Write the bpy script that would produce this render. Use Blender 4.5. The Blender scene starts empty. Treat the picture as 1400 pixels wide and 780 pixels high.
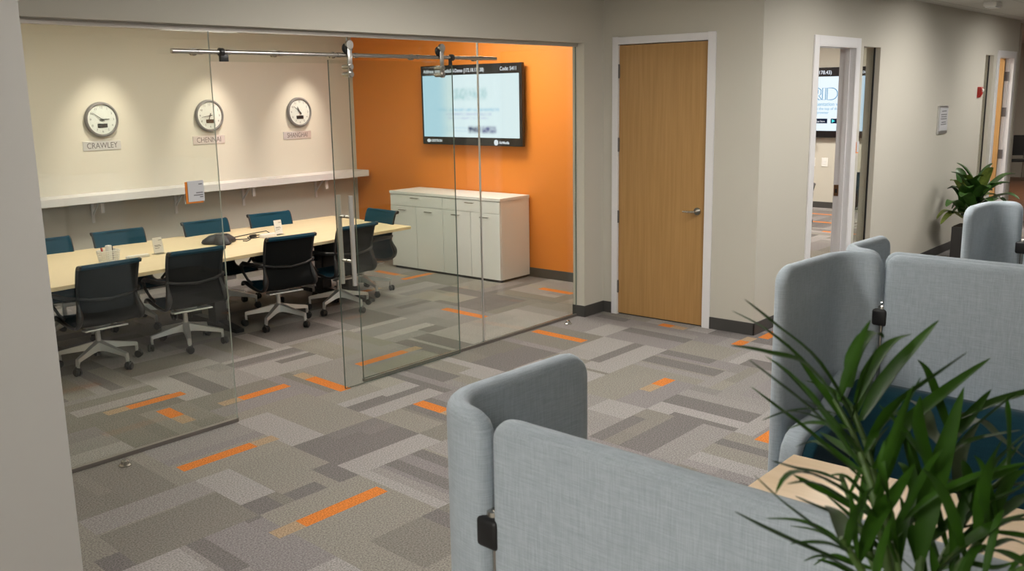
import bpy, bmesh, math, random
from mathutils import Vector, Matrix
PI = math.pi
random.seed(11)
scn = bpy.context.scene
col = scn.collection

# ------------------------------------------------------------------ materials
def mat(name, color, rough=.6, metal=0., bump=0., bscale=200., var=0., vscale=30., spec=.5, coat=0.):
    m = bpy.data.materials.new(name); m.use_nodes = True
    nt = m.node_tree; b = nt.nodes['Principled BSDF']
    b.inputs['Base Color'].default_value = (*color, 1)
    b.inputs['Roughness'].default_value = rough
    b.inputs['Metallic'].default_value = metal
    b.inputs['Specular IOR Level'].default_value = spec
    b.inputs['Coat Weight'].default_value = coat
    if bump or var:
        tc = nt.nodes.new('ShaderNodeTexCoord')
    if var:
        n = nt.nodes.new('ShaderNodeTexNoise'); n.inputs['Scale'].default_value = vscale; n.inputs['Detail'].default_value = 3
        nt.links.new(tc.outputs['Object'], n.inputs['Vector'])
        r = nt.nodes.new('ShaderNodeMapRange'); r.inputs['From Min'].default_value = .3; r.inputs['From Max'].default_value = .7
        r.inputs['To Min'].default_value = 1 - var; r.inputs['To Max'].default_value = 1 + var
        nt.links.new(n.outputs['Fac'], r.inputs['Value'])
        x = nt.nodes.new('ShaderNodeVectorMath'); x.operation = 'SCALE'; x.inputs[0].default_value = color
        nt.links.new(r.outputs['Result'], x.inputs['Scale']); nt.links.new(x.outputs['Vector'], b.inputs['Base Color'])
    if bump:
        n2 = nt.nodes.new('ShaderNodeTexNoise'); n2.inputs['Scale'].default_value = bscale; n2.inputs['Detail'].default_value = 2
        nt.links.new(tc.outputs['Object'], n2.inputs['Vector'])
        bp = nt.nodes.new('ShaderNodeBump'); bp.inputs['Strength'].default_value = bump; bp.inputs['Distance'].default_value = .002
        nt.links.new(n2.outputs['Fac'], bp.inputs['Height']); nt.links.new(bp.outputs['Normal'], b.inputs['Normal'])
    return m

SCREEN_K = .46      # screens, against the exposure
def emat(name, color, strength):
    m = bpy.data.materials.new(name); m.use_nodes = True
    nt = m.node_tree; nt.nodes.remove(nt.nodes['Principled BSDF'])
    e = nt.nodes.new('ShaderNodeEmission'); e.inputs['Color'].default_value = (*color, 1); e.inputs['Strength'].default_value = strength
    nt.links.new(e.outputs[0], nt.nodes['Material Output'].inputs['Surface'])
    return m

def glass_mat(name, tint):
    m = bpy.data.materials.new(name); m.use_nodes = True
    nt = m.node_tree; nt.nodes.remove(nt.nodes['Principled BSDF'])
    t = nt.nodes.new('ShaderNodeBsdfTransparent'); t.inputs['Color'].default_value = (*tint, 1)
    g = nt.nodes.new('ShaderNodeBsdfGlossy'); g.inputs['Roughness'].default_value = .0
    lw = nt.nodes.new('ShaderNodeLayerWeight'); lw.inputs['Blend'].default_value = .5
    pw = nt.nodes.new('ShaderNodeMath'); pw.operation = 'POWER'; pw.inputs[1].default_value = 5
    nt.links.new(lw.outputs['Facing'], pw.inputs[0])
    f = nt.nodes.new('ShaderNodeMath'); f.operation = 'MULTIPLY_ADD'; f.inputs[1].default_value = .96; f.inputs[2].default_value = .04
    nt.links.new(pw.outputs[0], f.inputs[0])
    x = nt.nodes.new('ShaderNodeMixShader')
    nt.links.new(f.outputs[0], x.inputs[0]); nt.links.new(t.outputs[0], x.inputs[1]); nt.links.new(g.outputs[0], x.inputs[2])
    nt.links.new(x.outputs[0], nt.nodes['Material Output'].inputs['Surface'])
    return m

def weave_mat(name, c1, c2, scale=1.0, rough=.9, bump=.25):
    """heathered woven cloth: two thread directions of stretched noise"""
    m = bpy.data.materials.new(name); m.use_nodes = True
    nt = m.node_tree; b = nt.nodes['Principled BSDF']; b.inputs['Roughness'].default_value = rough
    b.inputs['Specular IOR Level'].default_value = .2
    b.inputs['Sheen Weight'].default_value = .15
    tc = nt.nodes.new('ShaderNodeTexCoord')
    outs = []
    for sc in ((14, 14, 400), (400, 400, 14)):
        mp = nt.nodes.new('ShaderNodeMapping'); mp.inputs['Scale'].default_value = [s * scale for s in sc]
        nt.links.new(tc.outputs['Object'], mp.inputs['Vector'])
        n = nt.nodes.new('ShaderNodeTexNoise'); n.inputs['Scale'].default_value = 1; n.inputs['Detail'].default_value = 2
        nt.links.new(mp.outputs['Vector'], n.inputs['Vector']); outs.append(n)
    a = nt.nodes.new('ShaderNodeMath'); a.operation = 'ADD'
    nt.links.new(outs[0].outputs['Fac'], a.inputs[0]); nt.links.new(outs[1].outputs['Fac'], a.inputs[1])
    r = nt.nodes.new('ShaderNodeMapRange'); r.inputs['From Min'].default_value = .72; r.inputs['From Max'].default_value = 1.28
    nt.links.new(a.outputs[0], r.inputs['Value'])
    mx = nt.nodes.new('ShaderNodeMix'); mx.data_type = 'RGBA'
    mx.inputs[6].default_value = (*c1, 1); mx.inputs[7].default_value = (*c2, 1)
    nt.links.new(r.outputs['Result'], mx.inputs[0]); nt.links.new(mx.outputs[2], b.inputs['Base Color'])
    bp = nt.nodes.new('ShaderNodeBump'); bp.inputs['Strength'].default_value = bump; bp.inputs['Distance'].default_value = .001
    nt.links.new(a.outputs[0], bp.inputs['Height']); nt.links.new(bp.outputs['Normal'], b.inputs['Normal'])
    return m

def wood_mat(name, c1, c2, scale, rough=.45, coat=.1, contrast=(.35, .65)):
    m = bpy.data.materials.new(name); m.use_nodes = True
    nt = m.node_tree; b = nt.nodes['Principled BSDF']; b.inputs['Roughness'].default_value = rough
    b.inputs['Coat Weight'].default_value = coat
    tc = nt.nodes.new('ShaderNodeTexCoord')
    mp = nt.nodes.new('ShaderNodeMapping'); mp.inputs['Scale'].default_value = scale
    nt.links.new(tc.outputs['Object'], mp.inputs['Vector'])
    n = nt.nodes.new('ShaderNodeTexNoise'); n.inputs['Scale'].default_value = 1; n.inputs['Detail'].default_value = 6; n.inputs['Distortion'].default_value = .4
    nt.links.new(mp.outputs['Vector'], n.inputs['Vector'])
    r = nt.nodes.new('ShaderNodeMapRange'); r.inputs['From Min'].default_value = contrast[0]; r.inputs['From Max'].default_value = contrast[1]
    nt.links.new(n.outputs['Fac'], r.inputs['Value'])
    mx = nt.nodes.new('ShaderNodeMix'); mx.data_type = 'RGBA'
    mx.inputs[6].default_value = (*c1, 1); mx.inputs[7].default_value = (*c2, 1)
    nt.links.new(r.outputs['Result'], mx.inputs[0]); nt.links.new(mx.outputs[2], b.inputs['Base Color'])
    return m

def carpet_mat():
    m = bpy.data.materials.new('carpet'); m.use_nodes = True
    nt = m.node_tree; b = nt.nodes['Principled BSDF']; b.inputs['Roughness'].default_value = .95
    b.inputs['Specular IOR Level'].default_value = .1
    at = nt.nodes.new('ShaderNodeAttribute'); at.attribute_name = 'tile_colour'
    tc = nt.nodes.new('ShaderNodeTexCoord')
    n = nt.nodes.new('ShaderNodeTexNoise'); n.inputs['Scale'].default_value = 120; n.inputs['Detail'].default_value = 2
    nt.links.new(tc.outputs['Object'], n.inputs['Vector'])
    r = nt.nodes.new('ShaderNodeMapRange'); r.inputs['From Min'].default_value = .3; r.inputs['From Max'].default_value = .7
    r.inputs['To Min'].default_value = .62; r.inputs['To Max'].default_value = 1.38
    nt.links.new(n.outputs['Fac'], r.inputs['Value'])
    x = nt.nodes.new('ShaderNodeVectorMath'); x.operation = 'SCALE'
    nt.links.new(at.outputs['Color'], x.inputs[0]); nt.links.new(r.outputs['Result'], x.inputs['Scale'])
    nt.links.new(x.outputs['Vector'], b.inputs['Base Color'])
    bp = nt.nodes.new('ShaderNodeBump'); bp.inputs['Strength'].default_value = .35; bp.inputs['Distance'].default_value = .003
    nt.links.new(n.outputs['Fac'], bp.inputs['Height']); nt.links.new(bp.outputs['Normal'], b.inputs['Normal'])
    return m

def ceiling_mat():
    m = bpy.data.materials.new('ceiling_tiles'); m.use_nodes = True
    nt = m.node_tree; b = nt.nodes['Principled BSDF']; b.inputs['Roughness'].default_value = .9
    tc = nt.nodes.new('ShaderNodeTexCoord')
    br = nt.nodes.new('ShaderNodeTexBrick'); br.offset = 0
    br.inputs['Color1'].default_value = (.62, .60, .56, 1); br.inputs['Color2'].default_value = (.60, .585, .545, 1); br.inputs['Mortar'].default_value = (.47, .455, .42, 1)
    br.inputs['Scale'].default_value = 1; br.inputs['Mortar Size'].default_value = .012
    br.inputs['Brick Width'].default_value = 1.2; br.inputs['Row Height'].default_value = .6
    nt.links.new(tc.outputs['Object'], br.inputs['Vector'])
    nt.links.new(br.outputs['Color'], b.inputs['Base Color'])
    return m

M = dict(
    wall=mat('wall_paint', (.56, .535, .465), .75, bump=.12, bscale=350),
    wall_shade=mat('wall_paint_shaded', (.53, .515, .485), .75, bump=.12, bscale=350),  # same wall paint, darkened for the weaker light on the column
    orange=mat('orange_paint', (.72, .215, .022), .55, bump=.1, bscale=350),
    frame=mat('white_gloss_paint', (.78, .77, .78), .35),
    base=mat('rubber_baseboard', (.055, .053, .05), .5),
    carpet=carpet_mat(), ceiling=ceiling_mat(),
    oak=wood_mat('oak_veneer', (.46, .265, .098), (.40, .22, .075), (45, 45, 1.6), .42, .15),
    maple=wood_mat('maple_laminate', (.80, .66, .42), (.76, .61, .37), (2.2, 40, 40), .38, .1),
    maple2=wood_mat('maple_laminate_lounge', (.80, .62, .42), (.75, .57, .37), (30, 2.0, 30), .4, .1),
    floor_wood=wood_mat('brown_wood_floor', (.30, .13, .06), (.24, .10, .045), (2, 14, 14), .4),
    white=mat('white_laminate', (.80, .805, .79), .4),
    shelfw=mat('shelf_white', (.70, .69, .69), .45),
    dark=mat('black_plastic', (.012, .012, .013), .45),
    darkg=mat('dark_grey_frame', (.016, .016, .018), .4),
    black=mat('tv_black', (.008, .008, .01), .25),
    steel=mat('brushed_steel', (.52, .50, .47), .26, 1.),
    handle=mat('satin_steel', (.70, .69, .67), .3, .8),
    plate=mat('brushed_sign_metal', (.74, .75, .76), .28, .6),
    alu=mat('cast_aluminium', (.74, .74, .74), .28, .8),
    hinge=mat('grey_hinge', (.22, .22, .23), .4, .8),
    brass=mat('bronze_strike', (.30, .17, .09), .4, .8),
    channel=mat('bronze_channel', (.20, .18, .16), .4, .5),
    head=mat('nickel_track', (.50, .47, .43), .4, .4),
    edgel=mat('polished_lit_glass_edge', (.62, .68, .66), .15, coat=.5),  # paler copy of the edge: light caught on it, put into the colour
    teal=mat('teal_mesh_cloth', (.003, .044, .078), .85, spec=.25, bump=.3, bscale=600, var=.12, vscale=300),
    backmesh=mat('black_mesh_cloth', (.006, .007, .008), .85, spec=.2, bump=.3, bscale=600),
    tealsofa=weave_mat('teal_wool', (.004, .034, .052), (.007, .048, .07)),
    screen=weave_mat('grey_blue_linen', (.36, .42, .47), (.50, .565, .62), scale=1.5, bump=.15),
    screen_far=None,
    edge=mat('glass_edge', (.10, .14, .125), .12, 0, coat=.5),
    paper=mat('paper_white', (.82, .81, .78), .6),
    cardgrey=mat('card_grey', (.58, .58, .60), .5),
    ink=mat('dark_ink', (.03, .03, .035), .6),
    greyink=mat('grey_ink', (.14, .14, .15), .6),
    orangep=mat('orange_plate', (.80, .24, .02), .45),
    clockrim=mat('grey_clock_rim', (.17, .165, .165), .35),
    phone=mat('charcoal_plastic', (.022, .023, .026), .5),
    phone2=mat('charcoal_pad', (.06, .062, .066), .6),
    red=mat('alarm_red', (.45, .018, .012), .4),
    pot=mat('charcoal_planter', (.035, .033, .032), .5),
    soil=mat('soil', (.03, .02, .013), .95, bump=.6, bscale=80),
    palm=mat('palm_leaf', (.030, .088, .007), .5, var=.25, vscale=9, spec=.15),
    palmp=mat('pale_palm_leaf', (.11, .15, .08), .5, var=.2, vscale=12, spec=.2),
    palmstem=mat('palm_stem', (.075, .14, .03), .5),
    dleaf=mat('broad_leaf', (.045, .12, .02), .4, var=.4, vscale=14),
    dleaf2=mat('broad_leaf_yellow', (.20, .26, .05), .45, var=.35, vscale=20),
    acrylic=glass_mat('acrylic', (.93, .95, .95)),
    glass=glass_mat('clear_glass', (.945, .968, .945)),
    bluepic=None,
)
M['wtext'] = emat('screen_white_text', (.9, .93, 1), .9 * SCREEN_K)
M['btext'] = emat('screen_blue_text', (.03, .26, .46), SCREEN_K)
M['ltext'] = emat('screen_pale_text', (.28, .52, .68), SCREEN_K)
M['badge'] = emat('screen_badge', (.01, .015, .035), SCREEN_K)
M['play'] = emat('screen_play', (.1, .75, .8), SCREEN_K)

# ------------------------------------------------------------------ mesh builder
class MB:
    def __init__(s): s.bm = bmesh.new(); s.mi = 0
    def _tag(s, faces, mi):
        for f in faces: f.material_index = s.mi if mi is None else mi
    def box(s, x0, x1, y0, y1, z0, z1, bev=0., mi=None, mat4=None, seg=2):
        r = bmesh.ops.create_cube(s.bm, size=1)
        vs = r['verts']
        for v in vs:
            v.co = Vector((x0 + (v.co.x + .5) * (x1 - x0), y0 + (v.co.y + .5) * (y1 - y0), z0 + (v.co.z + .5) * (z1 - z0)))
        fs = set(f for v in vs for f in v.link_faces)
        if bev > 0:
            es = set(e for v in vs for e in v.link_edges)
            q = bmesh.ops.bevel(s.bm, geom=list(es), offset=bev, segments=seg, affect='EDGES', profile=.5)
            fs = set(f for f in q['faces']) | set(f for f in fs if f.is_valid)
            vs = list(set(v for f in fs for v in f.verts))
        s._tag(fs, mi)
        if mat4 is not None: bmesh.ops.transform(s.bm, matrix=mat4, verts=vs)
        return s
    def cyl(s, a, b, r0, r1=None, seg=16, mi=None, cap=True):
        a, b = Vector(a), Vector(b); r1 = r0 if r1 is None else r1
        d = b - a
        q = bmesh.ops.create_cone(s.bm, cap_ends=cap, segments=seg, radius1=r0, radius2=r1, depth=d.length)
        m = Matrix.Translation((a + b) / 2) @ d.to_track_quat('Z', 'Y').to_matrix().to_4x4()
        bmesh.ops.transform(s.bm, matrix=m, verts=q['verts'])
        s._tag(set(f for v in q['verts'] for f in v.link_faces), mi)
        return s
    def tube(s, pts, r, seg=8, mi=None, flat=1., up=None, closed=False):
        pts = [Vector(p) for p in pts]; n = len(pts)
        rr = r if isinstance(r, (list, tuple)) else [r] * n
        rings = []; prev = None
        for i, p in enumerate(pts):
            if closed: t = pts[(i + 1) % n] - pts[i - 1]
            else: t = pts[min(i + 1, n - 1)] - pts[max(i - 1, 0)]
            t.normalize()
            if up is not None: u = Vector(up)
            elif prev is None: u = Vector((0, 0, 1)) if abs(t.z) < .9 else Vector((1, 0, 0))
            else: u = prev
            u = (u - t * u.dot(t)); u.normalize(); prev = u
            w = t.cross(u)
            rings.append([s.bm.verts.new(p + (u * math.cos(2 * PI * k / seg) * flat + w * math.sin(2 * PI * k / seg)) * rr[i]) for k in range(seg)])
        fs = []
        rng = range(n) if closed else range(n - 1)
        for i in rng:
            A, B = rings[i], rings[(i + 1) % n]
            for k in range(seg):
                fs.append(s.bm.faces.new((A[k], A[(k + 1) % seg], B[(k + 1) % seg], B[k])))
        if not closed:
            fs.append(s.bm.faces.new(list(reversed(rings[0])))); fs.append(s.bm.faces.new(rings[-1]))
        s._tag(fs, mi)
        return s
    def prism(s, poly, axis, a, b, mi=None, bev=0.):
        """poly: 2-D outline; axis 'x','y','z' extrusion from a to b"""
        def mk(p, t):
            return {'x': (t, p[0], p[1]), 'y': (p[0], t, p[1]), 'z': (p[0], p[1], t)}[axis]
        A = [s.bm.verts.new(mk(p, a)) for p in poly]; B = [s.bm.verts.new(mk(p, b)) for p in poly]
        n = len(poly); fs = [s.bm.faces.new(A), s.bm.faces.new(list(reversed(B)))]
        for i in range(n): fs.append(s.bm.faces.new((A[i], B[i], B[(i + 1) % n], A[(i + 1) % n])))
        bmesh.ops.recalc_face_normals(s.bm, faces=fs)
        s._tag(fs, mi)
        if bev:
            es = set(e for f in fs[:2] for e in f.edges)
            q = bmesh.ops.bevel(s.bm, geom=list(es), offset=bev, segments=3, affect='EDGES', profile=.5)
            s._tag(q['faces'], mi)
        return s
    def lathe(s, prof, c=(0, 0, 0), seg=32, mi=None, mat4=None):
        rings = [[s.bm.verts.new((c[0] + r * math.cos(2 * PI * k / seg), c[1] + r * math.sin(2 * PI * k / seg), c[2] + z)) for k in range(seg)] for r, z in prof]
        fs = []
        for A, B in zip(rings, rings[1:]):
            for k in range(seg): fs.append(s.bm.faces.new((A[k], A[(k + 1) % seg], B[(k + 1) % seg], B[k])))
        if prof[0][0] > 0: fs.append(s.bm.faces.new(list(reversed(rings[0]))))
        if prof[-1][0] > 0: fs.append(s.bm.faces.new(rings[-1]))
        s._tag(fs, mi)
        if mat4 is not None: bmesh.ops.transform(s.bm, matrix=mat4, verts=[v for r in rings for v in r])
        return s
    def grid(s, rows, mi=None):
        V = [[s.bm.verts.new(p) for p in r] for r in rows]; fs = []
        for A, B in zip(V, V[1:]):
            for k in range(len(A) - 1): fs.append(s.bm.faces.new((A[k], A[k + 1], B[k + 1], B[k])))
        s._tag(fs, mi)
        return s
    def build(s, name, mats, parent=None, smooth=False, angle=.6):
        me = bpy.data.meshes.new(name); s.bm.normal_update(); s.bm.to_mesh(me); s.bm.free()
        for m in (mats if isinstance(mats, (list, tuple)) else [mats]): me.materials.append(m)
        if smooth:
            me.polygons.foreach_set('use_smooth', [True] * len(me.polygons))
            me.set_sharp_from_angle(angle=angle)
        o = bpy.data.objects.new(name, me); col.objects.link(o)
        if parent is not None: o.parent = parent
        return o

def tag(o, label=None, cat=None, group=None, kind=None):
    if label: o['label'] = label
    if cat: o['category'] = cat
    if group: o['group'] = group
    if kind: o['kind'] = kind
    return o
def thing(name, label, cat, loc=(0, 0, 0), rz=0., group=None):
    o = bpy.data.objects.new(name, None); o.empty_display_size = .1; col.objects.link(o)
    o.location = loc; o.rotation_euler = (0, 0, rz)
    return tag(o, label, cat, group)
def structure(o): o['kind'] = 'structure'; return o
kids = {}
def copy_tree(o, parent=None):
    c = o.copy(); col.objects.link(c)
    if parent is not None: c.parent = parent
    for ch in [x for x in col.objects if x.parent == o]: copy_tree(ch, c)
    return c

RX = {'-y': Matrix(((1, 0, 0), (0, 0, -1), (0, 1, 0))), '-x': Matrix(((0, 0, -1), (-1, 0, 0), (0, 1, 0))),
      'z': Matrix.Identity(3)}
def text(name, body, size, m, loc, face, parent=None, ext=.0006, align='CENTER', sx=1., bold=0., extra=None):
    cu = bpy.data.curves.new(name, 'FONT'); cu.body = body; cu.size = size; cu.extrude = ext; cu.align_x = align; cu.align_y = 'CENTER'
    cu.offset = bold
    t = bpy.data.objects.new(name + '_src', cu); col.objects.link(t)
    bpy.context.view_layer.update()
    me = bpy.data.meshes.new_from_object(t.evaluated_get(bpy.context.evaluated_depsgraph_get()))
    bpy.data.objects.remove(t); bpy.data.curves.remove(cu)
    R = RX[face] if isinstance(face, str) else face
    m4 = R.to_4x4() @ Matrix.Diagonal((sx, 1, 1, 1))
    me.transform(Matrix.Translation(loc) @ m4)
    me.materials.clear(); me.materials.append(m)
    me.name = name
    o = bpy.data.objects.new(name, me); col.objects.link(o)
    if parent is not None: o.parent = parent
    return o

def root_inv(o):
    m = Matrix.Identity(4)
    while o is not None:
        m = Matrix.Translation(o.location) @ o.rotation_euler.to_matrix().to_4x4() @ m
        o = o.parent
    return m.inverted()
def wb(mb, name, mats, parent, smooth=False, angle=.6):
    """build a mesh given in world coordinates as a part of `parent`"""
    inv = root_inv(parent)
    o = mb.build(name, mats, parent, smooth, angle)
    o.data.transform(inv); return o
def wtext(name, body, size, m, loc, face, parent, **k):
    inv = root_inv(parent)
    o = text(name, body, size, m, loc, face, parent, **k)
    o.data.transform(inv); return o

H = 2.945           # ceiling
XO, YB, YR, XD, YO = 1.265, 4.52, -1.635, .299, -.087
# ------------------------------------------------------------------ camera
CAM = Vector((-6.96879, -5.15951, 2.05))
Rv = Vector((.6468604, -.7624278, -.0165969)); Uv = Vector((.1619215, .1160455, .9799566)); Fv = Vector((.7452201, .6365825, -.1985187))
cd = bpy.data.cameras.new('camera'); cam = bpy.data.objects.new('camera', cd); col.objects.link(cam)
cam.matrix_world = Matrix(((Rv.x, Uv.x, -Fv.x, CAM.x), (Rv.y, Uv.y, -Fv.y, CAM.y), (Rv.z, Uv.z, -Fv.z, CAM.z), (0, 0, 0, 1)))
cd.sensor_width = 36; cd.lens = 36 * 1297.73 / 1400; cd.clip_start = .02
cd.dof.use_dof = True; cd.dof.focus_distance = 6.3; cd.dof.aperture_fstop = 9
scn.camera = cam

# ------------------------------------------------------------------ carpet floor
def carpet():
    rnd = random.Random(4)
    T, P0, SH = .65, -.45, .061
    pal = {'L': (.305, .286, .276), 'M': (.255, .239, .229), 'O': (.245, .229, .202), 'Q': (.200, .186, .165), 'P': (.232, .214, .212), 'D': (.170, .156, .151), 'X': (.58, .19, .042), 'Y': (.36, .26, .17)}
    keys = ['L', 'M', 'O', 'Q', 'P', 'D']; wts = [4, 5, 5, 3, 5, 3]
    over = [(a, b, c, d, pal[k]) for a, b, c, d, k in TILES]
    def U(x0, x1, y, w=.095): over.append((x0, x1, y - w, y, pal['X'])); over.append((x1, x1 + .14, y - w, y, pal['Y']))
    def V(x, y0, y1, w=.095): over.append((x - w / 2, x + w / 2, y0, y1, pal['X'])); over.append((x - w / 2, x + w / 2, y0 - .14, y0, pal['Y']))
    for u in ((.03, .19, -1.62), (-1.79, -1.55, -2.76), (-.9, -.5, 2.55), (.1, .55, 2.7), (5.5, 6.0, .6), (2.4, 2.9, -1.0), (2.2, 2.7, -.35), (3.1, 3.6, -.6), (6.2, 6.7, 1.6), (7.6, 8.1, 2.2), (-6.0, -5.5, -2.2)): U(*u)
    U(.36, .62, -1.70)
    for v in ((.22, -.93, -.80), (.25, 2.9, 3.3), (4.6, .1, .6), (3.6, -1.2, -.75), (5.6, -.7, -.2), (7.3, .4, .9), (6.4, -.2, .3), (8.2, .9, 1.4), (2.7, -3.2, -2.7)): V(*v)
    rects = []
    for i in range(-15, 16):
        for j in range(-14, 10):
            x0, y0 = P0 + i * T, j * T; p = 0.
            base = rnd.choice(keys)
            while T - p > 1e-6:
                w = rnd.choice([.10, .15, .20, .26, .33])
                if T - p - w < .09: w = T - p
                c = pal[base if rnd.random() < .3 else rnd.choices(keys, wts)[0]]; k = rnd.uniform(.95, 1.05); c = tuple(v * k for v in c)
                cut_ = rnd.choice([None, None, .22, .43])
                for t0, t1 in ([(0, T)] if cut_ is None else [(0, cut_), (cut_, T)]):
                    k2 = rnd.uniform(.86, 1.14) if t0 > 0 else 1; cc = tuple(v * k2 for v in c)
                    if (i + j) % 2: rects.append((x0 + t0, x0 + t1, y0 + p, y0 + p + w, cc))
                    else: rects.append((x0 + p, x0 + p + w, y0 + t0, y0 + t1, cc))
                p += w
    def cut(rs, o):
        out = []
        ox0, ox1, oy0, oy1, _ = o
        for x0, x1, y0, y1, c in rs:
            a0, a1, b0, b1 = max(x0, ox0), min(x1, ox1), max(y0, oy0), min(y1, oy1)
            if a1 - a0 <= 1e-5 or b1 - b0 <= 1e-5: out.append((x0, x1, y0, y1, c)); continue
            if a0 - x0 > 1e-5: out.append((x0, a0, y0, y1, c))
            if x1 - a1 > 1e-5: out.append((a1, x1, y0, y1, c))
            if b0 - y0 > 1e-5: out.append((a0, a1, y0, b0, c))
            if y1 - b1 > 1e-5: out.append((a0, a1, b1, y1, c))
        return out
    done = []
    for o in over:
        rects = cut(rects, o); done = cut(done, o) + [o]
    rects += done
    bm = bmesh.new(); cl = bm.loops.layers.float_color.new('tile_colour')
    for x0, x1, y0, y1, c in rects:
        f = bm.faces.new([bm.verts.new((x + SH * y, y, 0)) for x, y in ((x0, y0), (x1, y0), (x1, y1), (x0, y1))])
        for l in f.loops: l[cl] = (*c, 1)
    geo = bm.faces[:] + bm.edges[:] + bm.verts[:]
    bmesh.ops.bisect_plane(bm, geom=geo, plane_co=(9.14, 0, 0), plane_no=(1, 0, 0), clear_outer=True)
    me = bpy.data.meshes.new('floor'); bm.to_mesh(me); bm.free(); me.materials.append(M['carpet'])
    o = bpy.data.objects.new('floor', me); col.objects.link(o); structure(o)
TILES = [[-5.0,-4.35,-0.866,-0.65,"M"],[-4.723,-4.448,-0.65,0.0,"Q"],[-4.35,-4.134,-1.124,-0.65,"L"],[-5.0,-4.35,-1.3,-0.884,"Q"],[-5.123,-5.0,-1.3,-1.117,"D"],[-4.581,-4.35,-1.335,-1.3,"D"],[-5.0,-4.798,-1.578,-1.3,"L"],[-4.652,-4.438,-1.95,-1.3,"P"],[-4.761,-4.661,-1.713,-1.3,"D"],[-4.132,-3.7,-1.3,-0.65,"O"],[-3.7,-3.452,-0.852,-0.65,"D"],[-3.833,-3.7,-1.3,-1.03,"D"],[-3.7,-3.05,-1.3,-1.077,"L"],[-3.7,-3.05,-1.098,-0.961,"D"],[-4.129,-3.918,-1.3,-1.18,"D"],[-3.7,-3.621,-1.95,-1.3,"L"],[-3.31,-3.21,-1.611,-1.3,"D"],[-3.511,-3.411,-1.95,-1.3,"D"],[-4.535,-4.35,-1.95,-1.496,"P"],[-4.35,-3.7,-1.95,-1.56,"O"],[-4.154,-3.813,-2.341,-1.95,"Q"],[-4.534,-4.35,-2.344,-1.95,"L"],[-3.7,-3.452,-0.65,0.0,"L"],[-3.454,-3.05,-0.65,0.0,"O"],[-3.7,-3.05,-1.059,-0.926,"D"],[-3.05,-2.4,-0.65,-0.485,"L"],[-3.05,-2.72,-0.442,-0.342,"D"],[-2.4,-2.318,-0.65,0.0,"D"],[-2.236,-2.048,-0.466,0.0,"D"],[-3.7,-3.05,0.0,0.142,"O"],[-3.05,-2.4,0.65,1.046,"L"],[-3.05,-2.4,1.083,1.224,"D"],[-2.74,-2.4,0.891,0.991,"D"],[-2.538,-2.4,1.3,1.95,"L"],[-2.4,-1.75,1.3,1.391,"L"],[-3.05,-2.933,0.0,0.65,"P"],[-2.842,-2.742,0.0,0.65,"O"],[-3.05,-2.824,-1.091,-0.65,"O"],[-1.75,-1.387,-0.378,-0.278,"D"],[-1.75,-1.1,-0.65,-0.44,"D"],[-2.001,-1.823,-0.65,-0.391,"L"],[-0.37,-0.162,0.0,0.65,"L"],[-1.1,-0.45,0.0,0.129,"L"],[-1.28,-1.18,0.0,0.65,"L"],[-1.75,-1.601,0.0,0.65,"D"],[-1.326,-1.1,0.65,0.82,"D"],[-0.45,-0.355,1.3,1.539,"D"],[-0.883,-0.45,1.552,1.652,"D"],[-0.45,-0.07,-0.65,-0.421,"L"],[0.083,0.2,-0.491,-0.157,"D"],[-0.191,-0.042,-1.3,-0.65,"D"],[-0.45,-0.366,-1.3,-0.65,"P"],[-0.968,-0.868,-1.95,-1.3,"M"],[-0.839,-0.666,-1.95,-1.3,"D"],[-0.583,-0.45,-1.763,-1.3,"D"],[-1.1,-0.45,-1.3,-1.078,"L"],[-1.276,-1.1,-1.3,-1.002,"L"],[-1.75,-1.1,-1.681,-1.581,"O"],[-1.75,-1.1,-1.95,-1.881,"P"],[-1.562,-1.361,-2.6,-1.95,"D"],[-1.75,-1.682,-2.6,-2.128,"D"],[-2.4,-1.915,-2.057,-1.95,"D"],[-2.4,-1.75,-2.397,-2.173,"D"],[-2.4,-1.75,-2.6,-2.385,"M"],[-2.306,-2.163,-3.058,-2.6,"L"],[-1.997,-1.897,-2.978,-2.6,"D"],[-2.011,-1.75,-1.95,-1.637,"L"],[-0.45,-0.076,-1.784,-1.3,"O"],[-4.328,-3.84,-0.486,-0.391,"X"],[-3.84,-3.68,-0.486,-0.391,"Y"],[-4.036,-3.621,0.789,0.884,"X"],[-4.196,-4.036,0.789,0.884,"Y"],[-3.421,-3.026,0.343,0.438,"X"],[-3.581,-3.421,0.343,0.438,"Y"],[-2.865,-2.765,-0.043,0.4,"X"],[-2.865,-2.765,0.4,0.56,"Y"],[-2.368,-1.866,0.332,0.426,"X"],[-1.866,-1.706,0.332,0.426,"Y"],[-2.708,-2.608,-0.925,-0.652,"X"],[-2.708,-2.608,-1.085,-0.925,"Y"],[-4.265,-3.734,-1.593,-1.497,"X"],[-4.425,-4.265,-1.593,-1.497,"Y"],[-0.729,-0.629,-0.608,-0.042,"X"],[-0.653,-0.553,0.65,1.223,"X"],[0.678,0.778,0.621,1.07,"X"],[-1.281,-1.098,-1.777,-1.682,"X"],[-1.441,-1.281,-1.777,-1.682,"Y"],[-3.946,-3.846,0.405,0.614,"X"],[-3.946,-3.846,0.245,0.405,"Y"]]
carpet()
structure(MB().box(9.14, 20, -9, 6, -.06, .0).build('floor_wood', M['floor_wood']))
structure(MB().box(-9.7, 9.14, -8.6, 5.7, -.1, -.02).build('floor_slab', M['base']))
structure(MB().box(-9.8, 20, -8.7, 6, H, H + .1).build('ceiling', M['ceiling']))

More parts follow.
